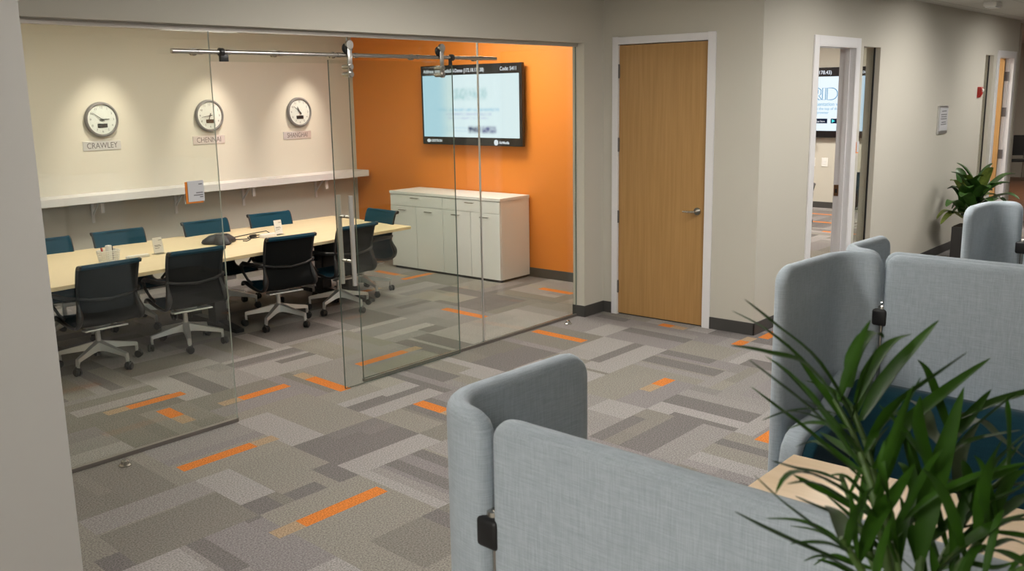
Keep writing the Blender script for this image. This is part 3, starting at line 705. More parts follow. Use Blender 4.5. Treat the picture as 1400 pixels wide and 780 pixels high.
def make_chair(label, group):
    c = thing('task_chair', label, 'chair', group=group)
    pr = dense(shell_profile(), 3); n = len(pr)
    mb = MB(); mb.mi = 0
    nu = 9
    def pt(i, u, off):
        y, z, w = pr[i]; a = pr[min(i + 1, n - 1)]; b = pr[max(i - 1, 0)]
        t = Vector((0, a[0] - b[0], a[1] - b[1])).normalized(); nrm = Vector((0, t.z, -t.y))     # rearwards / under
        back = 1 if i < n * .62 else .45
        dish = .022 * (1 - u * u) * back if i > 9 else .006 * (1 - u * u)
        p = Vector((u * w, y, z)) + nrm * -1 * 0
        p += Vector((0, -dish if i < n * .62 else 0, -dish * (.9 if i >= n * .62 else 0)))
        return p + nrm * off
    us = [-1 + 2 * k / (nu - 1) for k in range(nu)]
    front = [[pt(i, u, 0) for u in us] for i in range(n)]
    # which side is the sitter's: +y above the seat
    pos = [[p + Vector((0, .006, .004)) for p in r] for r in front]; neg = [[p - Vector((0, .004, .004)) for p in r] for r in front]
    mb.grid(pos, 0); mb.grid([r[::-1] for r in neg[8:]], 1); mb.grid([r[::-1] for r in neg[:9]], 0)
    bmesh.ops.remove_doubles(mb.bm, verts=mb.bm.verts[:], dist=1e-5)
    sh = mb.build('mesh_shell', [M['teal'], M['backmesh']], c, True, 1.2)
    tp = pr[4]
    MB().cyl((-.236, -.312, .842), (.236, -.312, .842), .0155, seg=14, mi=0).build('top_roll', [M['teal']], c, True)
    for s in (-1, 1):
        mb = MB(); q = [(s * (p[2] + .002), p[0] - .004, p[1] - .002) for p in pr[4:]]
        mb.tube(q, [.013 + .016 * math.exp(-((p[1] - .46) / .07) ** 2) for p in pr[4:]], 8, flat=.75)
        mb.cyl((s * .222, -.315, .842), (s * .244, -.315, .842), .0175, seg=12)
        mb.build('side_spine', M['darkg'], c, True, 1.2)
    mb = MB(); mb.tube([(-.235, -.235, .605), (-.16, -.262, .588), (0, -.285, .575), (.16, -.262, .588), (.235, -.235, .605)], .011, 8); mb.build('back_stretcher', M['darkg'], c, True, 1.2)
    for s in (-1, 1):
        mb = MB(); mb.tube([(s * .24, -.225, .60), (s * .285, -.17, .602), (s * .30, -.06, .605), (s * .30, .04, .603), (s * .298, .085, .585), (s * .285, .085, .52), (s * .262, .05, .45), (s * .235, .02, .405)], [.013, .014, .017, .017, .015, .012, .012, .013], 8, flat=1.2)
        mb.build('armrest', M['dark'], c, True, 1.2)
    mb = MB(); mb.box(-.17, .17, -.17, -.10, .318, .332, .003); mb.box(-.06, .06, -.11, .12, .305, .345, .006); mb.box(-.2, .2, .03, .07, .345, .36, .003)
    mb.build('seat_bracket', M['alu'], c)
    MB().cyl((0, 0, .17), (0, 0, .32), .022, .018, 16).build('gas_column', M['alu'], c, True)
    base = MB()
    base.lathe([(0, .12), (.042, .12), (.05, .15), (.045, .185), (.03, .20), (0, .20)], seg=24)
    for k in range(5):
        a = 2 * PI * k / 5 + .3; R = Matrix.Rotation(a, 4, 'Z')
        rows = []
        for x, zt, hgt, w in ((.02, .195, .065, .032), (.12, .172, .046, .026), (.22, .148, .034, .021), (.29, .133, .029, .017), (.304, .128, .055, .016)):
            rows.append([(x, -w, zt - hgt), (x, -w * .75, zt), (x, w * .75, zt), (x, w, zt - hgt), (x, -w, zt - hgt)])
        v0 = len(base.bm.verts); base.bm.verts.ensure_lookup_table()
        nv = []
        g = [[base.bm.verts.new(R @ Vector(p)) for p in r[:4]] for r in rows]
        for A, B in zip(g, g[1:]):
            for j in range(4): base.bm.faces.new((A[j], A[(j + 1) % 4], B[(j + 1) % 4], B[j]))
        base.bm.faces.new(g[-1])
        base.cyl(R @ Vector((.296, 0, .055)), R @ Vector((.296, 0, .10)), .011, seg=10)
    bmesh.ops.recalc_face_normals(base.bm, faces=base.bm.faces[:])
    bo = base.build('star_base', M['alu'], c, True, .5)
    for k in range(5):
        a = 2 * PI * k / 5 + .3; R = Matrix.Rotation(a, 4, 'Z') @ Matrix.Translation((.31, 0, .03)) @ Matrix.Rotation(.6 * k, 4, 'Z')
        cb = MB()
        for s in (-1, 1): cb.lathe([(0, -.011), (.024, -.011), (.03, -.006), (.03, .006), (.024, .011), (0, .011)], seg=18, mat4=R @ Matrix.Translation((0, s * .014, 0)) @ Matrix.Rotation(PI / 2, 4, 'X'))
        cb.box(-.022, .022, -.008, .008, .0, .034, .004, mat4=R)
        cb.build('caster', M['dark'], bo, True)
    return c
near = 'chairs along the near side of the meeting table'; far = 'chairs along the far side of the meeting table'
proto = make_chair('black-backed mesh chair at the table, nearest the left column', near)
spots = [(-3.58, 2.02, .0, 'black-backed mesh chair at the table, nearest the left column', near),
         (-2.82, 2.02, -.09, 'black-backed mesh chair second from the left column, behind the glass panel edge', near),
         (-1.89, 2.0, -.13, 'black-backed mesh chair standing in the open doorway gap of the glass wall', near),
         (-1.145, 2.04, .05, 'black-backed mesh chair seen behind the steel pull handles', near),
         (-3.35, 3.08, PI - .02, 'teal mesh chair across the table, mostly cut off by the left column', far),
         (-2.68, 3.06, PI - .07, 'teal mesh chair across the table behind the white pen basket', far),
         (-1.80, 2.99, PI - .05, 'teal mesh chair across the table behind the conference phone', far),
         (-1.075, 2.96, PI - .11, 'teal mesh chair across the table, nearest the orange wall', far),
         (-.495, 2.45, PI / 2 - .067, 'teal mesh chair at the end of the table beside the white sideboard', None)]
BASE = (51, 15, 58, 37, 20, 5, 44, 30, 10)      # swivel of each five-star base, degrees
for i, (x, y, rz, lb, gr) in enumerate(spots):
    c = proto if i == 0 else copy_tree(proto)
    c.location = (x, y, 0); c.rotation_euler = (0, 0, rz); c['label'] = lb
    for ch in c.children:
        if ch.name.startswith('star_base'): ch.rotation_euler.z = math.radians(BASE[i])
    if gr: c['group'] = gr
    elif 'group' in c: del c['group']

# ------------------------------------------------------------------ things on the meeting table
TZ = .72
bk = thing('pen_basket', 'small white perforated plastic basket on the meeting table', 'basket', (-3.17, 2.545, TZ + .0005), .1)
bx = bmesh.new(); mb = MB()
def ringpt(u, z):        # rounded rectangle, u in 0..1
    hw, hd = .072 + .14 * z, .05 + .12 * z; a = 2 * PI * u; c, s_ = math.cos(a), math.sin(a); e = .45
    return Vector((hw * math.copysign(abs(c) ** e, c), hd * math.copysign(abs(s_) ** e, s_), z))
for z in (.004, .022, .040, .058, .076, .09): mb.tube([ringpt(k / 40, z) for k in range(40)], .0042, 6, closed=True)
for k in range(26): mb.tube([ringpt(k / 26, z) for z in (.004, .05, .09)], .0042, 6)
mb.box(-.065, .065, -.045, .045, 0, .004, .001)
mb.build('lattice_wall', M['paper'], bk, True)
bx.free()
pk = thing('eraser_block', 'white upright block with a dark side standing in the pen basket', 'eraser', (-3.155, 2.56, TZ + .006), .3)
MB().box(-.022, .016, -.02, .02, 0, .125, .004).build('body', M['paper'], pk); MB().box(.016, .026, -.02, .02, 0, .115, .002).build('felt', M['darkg'], pk)
for k, (x, y, m, lb) in enumerate(((-3.215, 2.535, 'red', 'red-capped marker pen leaning in the pen basket'), (-3.20, 2.57, 'darkg', 'dark marker pen leaning in the pen basket'))):
    o = thing('marker_pen', lb, 'pen', (x, y, TZ + .014))
    MB().cyl((0, 0, 0), (-.012, 0, .075), .007, seg=12).build('barrel', M['paper'], o, True); MB().cyl((-.0122, 0, .076), (-.0165, 0, .105), .008, seg=12).build('cap', M[m], o, True)
rc = thing('remote_control', 'slim white box with grey end lying beside the pen basket', 'remote', (-2.94, 2.49, TZ + .0005), -.06)
MB().box(-.085, .095, -.022, .022, 0, .026, .006).build('case', M['paper'], rc, True); MB().box(-.102, -.084, -.02, .02, 0, .022, .003).build('end_cap', M['cardgrey'], rc)
for (x, y, rz, lb) in ((-2.72, 2.53, .12, 'small acrylic card stand with white notice near the pen basket'), (-1.40, 2.60, .12, 'small acrylic card stand with white notice beside the white power box')):
    o = thing('card_stand', lb, 'card stand', (x, y, TZ + .0005), rz, group='card stands on the meeting table')
    R = Matrix.Rotation(-.16, 4, 'X')
    MB().box(-.05, .05, -.035, .05, 0, .003).build('foot', M['acrylic'], o)
    MB().box(-.052, .052, -.002, .001, .004, .15, mat4=R).build('clear_sleeve', M['acrylic'], o)
    MB().box(-.048, .048, -.0035, -.0022, .01, .146, mat4=R).build('notice_card', M['paper'], o)
    mb = MB()
    for z, a, b in ((.075, -.036, .02), (.066, -.036, .03), (.05, -.036, .01), (.118, .008, .04)): mb.box(a, b, -.0042, -.0034, z, z + .004, mat4=R)
    mb.build('printed_lines', M['greyink'], o)
ph = thing('conference_phone', 'charcoal three-cornered conference phone on the meeting table', 'phone', (-2.06, 2.60, TZ + .0005), .25)
mb = MB(); N = 36; prof = []
def tri(r, k): a = 2 * PI * k / N; return r * (.76 + .24 * math.cos(3 * a)), a
rows = []
for r, z in ((.16, .0), (.175, .012), (.165, .035), (.10, .078), (.055, .088), (.001, .089)):
    rows.append([Vector((tri(r, k)[0] * math.cos(tri(r, k)[1]) * 1.05, tri(r, k)[0] * math.sin(tri(r, k)[1]), z)) for k in range(N + 1)])
mb.grid([r for r in rows]); bmesh.ops.remove_doubles(mb.bm, verts=mb.bm.verts[:], dist=1e-4)
mb.build('body', M['phone'], ph, True, .9)
mb = MB(); mb.box(-.045, .045, -.05, .035, .078, .092, .004); mb.build('keypad', M['phone2'], ph)
mb = MB(); mb.box(-.03, .03, .008, .03, .0915, .0935, .001); mb.build('display', M['black'], ph)
cb = MB(); cb.tube([(-1.865, 2.53, TZ + .006), (-1.84, 2.50, TZ + .005), (-1.76, 2.56, TZ + .005), (-1.70, 2.70, TZ + .005), (-1.60, 2.76, TZ + .006), (-1.53, 2.70, TZ + .008), (-1.55, 2.62, TZ + .008), (-1.68, 2.60, TZ + .005), (-1.80, 2.62, TZ + .005), (-1.88, 2.70, TZ + .005), (-1.80, 2.80, TZ + .005), (-1.66, 2.84, TZ + .006), (-1.54, 2.80, TZ + .02), (-1.48, 2.70, TZ + .04), (-1.50, 2.62, TZ + .03)], .0045, 8)
tag(cb.build('cable', M['dark'], None, True, 1.5), 'looped black cable on the table beside the conference phone', 'cable')
o = thing('power_box', 'white low power box at the end of the black cable', 'power box', (-1.56, 2.56, TZ + .0005), .1)
MB().box(-.085, .085, -.03, .03, 0, .035, .006).build('case', M['paper'], o, True)
for x in (-.045, .0, .045): MB().box(x - .014, x + .014, -.012, .012, .034, .0365).build('socket', M['cardgrey'], o)
o = thing('cable_adaptor', 'small black plug adaptor lying on the cable', 'adaptor', (-1.66, 2.665, TZ + .0005), .4)
MB().box(-.04, .04, -.017, .017, 0, .03, .006).build('case', M['dark'], o, True); MB().cyl((.04, 0, .012), (.06, 0, .012), .006, seg=10).build('plug', M['steel'], o, True)

# ------------------------------------------------------------------ lounge booths
ZS = 1.37
def rounded_panel(mb, path, z0, z1, th, rt0, rt1):
    """upright padded panel: plan path (list of xy), rounded top corners at both ends, pillow-rounded edges"""
    pts = [Vector((p[0], p[1], 0)) for p in path]
    L = [0]
    for a, b in zip(pts, pts[1:]): L.append(L[-1] + (b - a).length)
    tot = L[-1]
    def at(s):
        s = min(max(s, 0), tot)
        for i in range(len(pts) - 1):
            if s <= L[i + 1] + 1e-9:
                t = (s - L[i]) / (L[i + 1] - L[i]); p = pts[i].lerp(pts[i + 1], t)
                break
        e = .012
        def raw(q):
            q = min(max(q, 0), tot)
            for i in range(len(pts) - 1):
                if q <= L[i + 1] + 1e-9: return pts[i].lerp(pts[i + 1], (q - L[i]) / (L[i + 1] - L[i]))
        d = (raw(s + e) - raw(s - e)).normalized()
        return p, Vector((-d.y, d.x, 0))
    ns = max(14, int(tot / .03)); ss = [tot * k / ns for k in range(ns + 1)]
    # concentrate columns near ends
    ends = [0, .004, .012, .024, .04, .06, .085, .115, .15]
    ss = sorted(set([round(s, 4) for s in ends + [tot - e for e in ends] + [s for s in ss if .16 < s < tot - .16]]))
    def ztop(s):
        z = z1
        if s < rt0: z = z1 - rt0 + math.sqrt(max(0, rt0 ** 2 - (rt0 - s) ** 2))
        if tot - s < rt1: z = min(z, z1 - rt1 + math.sqrt(max(0, rt1 ** 2 - (rt1 - (tot - s)) ** 2)))
        return z
    def zbot(s):
        r = .05; z = z0
        e = min(s, tot - s)
        if e < r: z = z0 + r - math.sqrt(max(0, r * r - (r - e) ** 2))
        return z
    h = th / 2
    cols = []
    for s in ss:
        p, nrm = at(s); zt, zb = ztop(s), zbot(s)
        e = min(s, tot - s)
        f = math.sqrt(max(0, 1 - (1 - min(e / h, 1)) ** 2)) if e < h else 1
        f = max(f, .02)
        prof = []
        nb = 6
        # loop: +side up, over the top, -side down, under the bottom
        for k in range(nb + 1):
            a = PI * k / nb; prof.append((h * f * math.cos(a), zt - h + h * math.sin(a)))
        for z_ in (.75, .5, .25): prof.append((-h * f, zb + h + (zt - zb - 2 * h) * z_))
        for k in range(nb + 1):
            a = PI + PI * k / nb; prof.append((h * f * math.cos(a), zb + h + h * math.sin(a)))
        for z_ in (.25, .5, .75): prof.append((h * f, zb + h + (zt - zb - 2 * h) * z_))
        cols.append([mb.bm.verts.new(p + nrm * o_ + Vector((0, 0, z_))) for o_, z_ in prof])
    m = len(cols[0])
    for A, B in zip(cols, cols[1:]):
        for k in range(m): mb.bm.faces.new((A[k], A[(k + 1) % m], B[(k + 1) % m], B[k]))
    mb.bm.faces.new(cols[0]); mb.bm.faces.new(cols[-1][::-1])
    bmesh.ops.recalc_face_normals(mb.bm, faces=mb.bm.faces[:])
    return mb
def make_booth_screen(label, length=1.5, wing=.62):
    """local frame: back panel along -Y on x=0, wings run to +X at both ends; first wing at y=0"""
    sc = thing('privacy_screen', label, 'privacy screen', group='upholstered screens round the lounge sofas')
    r = .13; th = .055
    def wingpath(flip):
        a = [(wing, 0)] + [(wing - (wing - r) * k / 6, 0) for k in range(1, 7)]
        a += [(r - r * math.sin(t), -r + r * math.cos(t)) for t in [PI / 2 * k / 8 for k in range(1, 9)]] + [(0, -.176)]
        return a if not flip else [(x, -length - y) for x, y in a]
    for fl in (False, True):
        mb = rounded_panel(MB(), wingpath(fl), .06, ZS, th, .085, .06)
        mb.build('wing_panel', M['screen'], sc, True, 1.2)
    mb = rounded_panel(MB(), [(0, -.194 - (length - .388) * k / 8) for k in range(9)], .06, ZS, th, .055, .055)
    mb.build('back_panel', M['screen'], sc, True, 1.2)
    for y in (-.185, -length + .185):
        po = MB().cyl((0, y, .0), (0, y, 1.15), .008, seg=14).build('post', M['steel'], sc, True)
        MB().lathe([(0, 0), (.035, 0), (.035, .006), (.012, .02), (0, .02)], (0, y, 0), 18).build('post_foot', M['dark'], po, True)
        for z in (1.10, .35):
            mb = MB(); mb.box(-.033, .033, y - .032, y + .032, z - .036, z + .036, .012, seg=3); mb.build('clip', M['dark'], po, True, 1.)
            MB().lathe([(.012, 0), (.02, 0), (.018, .012), (.012, .014)], (0, y, z + .034), 16).build('collar', M['steel'], po, True)
    return sc
def make_sofa(label, length=1.5):
    so = thing('booth_sofa', label, 'sofa', group='teal booth sofas')
    y1, y0 = -.06, -length + .06
    out = [(.04, .09), (.58, .09), (.595, .30), (.595, .61), (.58, .675), (.545, .715), (.49, .735), (.36, .745), (.26, .765), (.19, .805), (.14, .855), (.09, .875), (.04, .87)]
    inn = [(.10, .30), (.575, .30), (.575, .60), (.56, .655), (.53, .695), (.48, .715), (.35, .725), (.25, .745), (.175, .79), (.12, .845), (.10, .85)]
    for ya_, yb2, yi in ((y1 - .085, y1, y1 - .135), (y0, y0 + .085, y0 + .084)):
        ar = MB().prism(out, 'y', ya_, yb2, bev=.02).build('arm', M['screen'], so, True, 1.)
        MB().prism(inn, 'y', yi, yi + .051, bev=.012).build('arm_lining', M['tealsofa'], ar, True, 1.)
    mb = MB(); mb.box(.035, .10, y0 + .085, y1 - .085, .09, .835, .015); mb.build('back_shell', M['screen'], so, True, 1.)
    mb = MB(); mb.prism([(.10, .42), (.27, .42), (.235, .70), (.20, .835), (.16, .86), (.12, .86), (.10, .84)], 'y', y0 + .137, y1 - .137, bev=.02); mb.build('back_cushion', M['tealsofa'], so, True, 1.)
    mb = MB(); mb.box(.10, .585, y0 + .137, y1 - .137, .28, .445, .04, seg=4); mb.build('seat_cushion', M['tealsofa'], so, True, 1.)
    mb = MB(); mb.box(.08, .565, y0 + .086, y1 - .086, .10, .285, .01); mb.build('seat_base', M['screen'], so, True, 1.)
    for x in (.1, .52):
        for y in (y0 + .05, y1 - .05): MB().cyl((x, y, 0), (x, y, .095), .018, .022, 14).build('leg', M['dark'], so, True)
    return so
TURN = {-5.5: -.035, -2.98: -.06, -2.91: -.06, -.74: -.06}      # the movable screens stand slightly askew
for x, flip, wing, lb in ((-5.5, False, .553, 'nearest grey-blue upholstered screen, with curved wing, in front of the palm'),
                    (-2.98, True, .555, 'grey-blue upholstered screen with curved wing behind the teal sofa, facing the nearest screen'),
                    (-2.91, False, .48, 'grey-blue upholstered screen back to back behind the teal sofa screen, only its wing showing'),
                    (-.74, True, .425, 'farthest grey-blue upholstered screen, tall wing beside the broad-leaved plant')):
    c = make_booth_screen(lb, wing=wing)
    turn = TURN[x]; R = Matrix.Rotation(turn + (PI if flip else 0), 4, 'Z')
    corner = Vector((x, -3.665 if x < -5 or x > -1 else (-3.628 if flip else -3.598), 0))
    c.location = corner - R @ Vector((0, -1.5 if flip else 0, 0)); c.rotation_euler = (0, 0, turn + (PI if flip else 0))
f1 = make_sofa('teal booth sofa inside the nearest grey-blue screen'); f1.rotation_euler = (0, 0, -.035)
f1.location = Vector((-5.5, -3.665, 0)) + Matrix.Rotation(-.035, 4, 'Z') @ Vector((.032, 0, 0))
c = copy_tree(f1); c['label'] = 'dark teal booth sofa with grey arms across the maple lounge table'
R = Matrix.Rotation(PI - .06, 4, 'Z'); c.rotation_euler = (0, 0, PI - .06); c.location = Vector((-2.98, -3.628, 0)) - R @ Vector((0, -1.5, 0)) + R @ Vector((.032, 0, 0))
lt = thing('lounge_table', 'pale maple lounge table between the booth sofas, behind the palm', 'table', (-4.22, -4.45, 0))
mb = MB(); mb.box(-4.67, -3.765, -5.10, -3.785, .688, .72, .004); wb(mb, 'tabletop', M['maple2'], lt)
for y in (-4.15, -4.75):
    mb = MB(); mb.cyl((-4.22, y, .03), (-4.22, y, .688), .035, seg=20); mb.box(-4.50, -3.94, y - .035, y + .035, 0, .03, .006); mb.box(-4.5, -3.94, y - .03, y + .03, .672, .688)
    wb(mb, 'pedestal', M['darkg'], lt, True)

# ------------------------------------------------------------------ plants
def leaf(mb, pts, w, fold=.25, n=10, taper=.75, up=Vector((0, 0, 1)), mi=None, twist=0., point=False):
    P = [Vector(p) for p in pts]
    def cr(t):
        m = len(P) - 1; x = min(t * m, m - 1e-6); i = int(x); f = x - i
        p0, p1, p2, p3 = P[max(i - 1, 0)], P[i], P[i + 1], P[min(i + 2, m)]
        return .5 * (2 * p1 + (p2 - p0) * f + (2 * p0 - 5 * p1 + 4 * p2 - p3) * f * f + (3 * p1 - p0 - 3 * p2 + p3) * f ** 3)
    rows = []
    for k in range(n + 1):
        t = k / n; p = cr(t); d = (cr(min(t + .02, 1)) - cr(max(t - .02, 0))).normalized()
        s = d.cross(up)
        if s.length < 1e-3: s = d.cross(Vector((1, 0, 0)))
        s.normalize(); nrm = s.cross(d)
        if twist: q = Matrix.Rotation(twist, 3, d); s = q @ s; nrm = q @ nrm
        ww = w * .5 * (math.sin(PI * min(1, (t * .93 + .05)) ** taper) ** .8 if t < .999 else .02)
        if point: ww = w * .5 * min(1, .3 + t / .4) * (max(.01, 1 - (max(0, t - .5) / .5) ** 1.7))
        rows.append((p + s * ww + nrm * ww * fold * 2, p, p - s * ww + nrm * ww * fold * 2, nrm))
    th = max(.0006, w * .02)
    top = [[r[0], r[1], r[2]] for r in rows]; bot = [[r[2] - r[3] * th, r[1] - r[3] * th, r[0] - r[3] * th] for r in rows]
    mb.grid(top, mi); mb.grid(bot, mi)
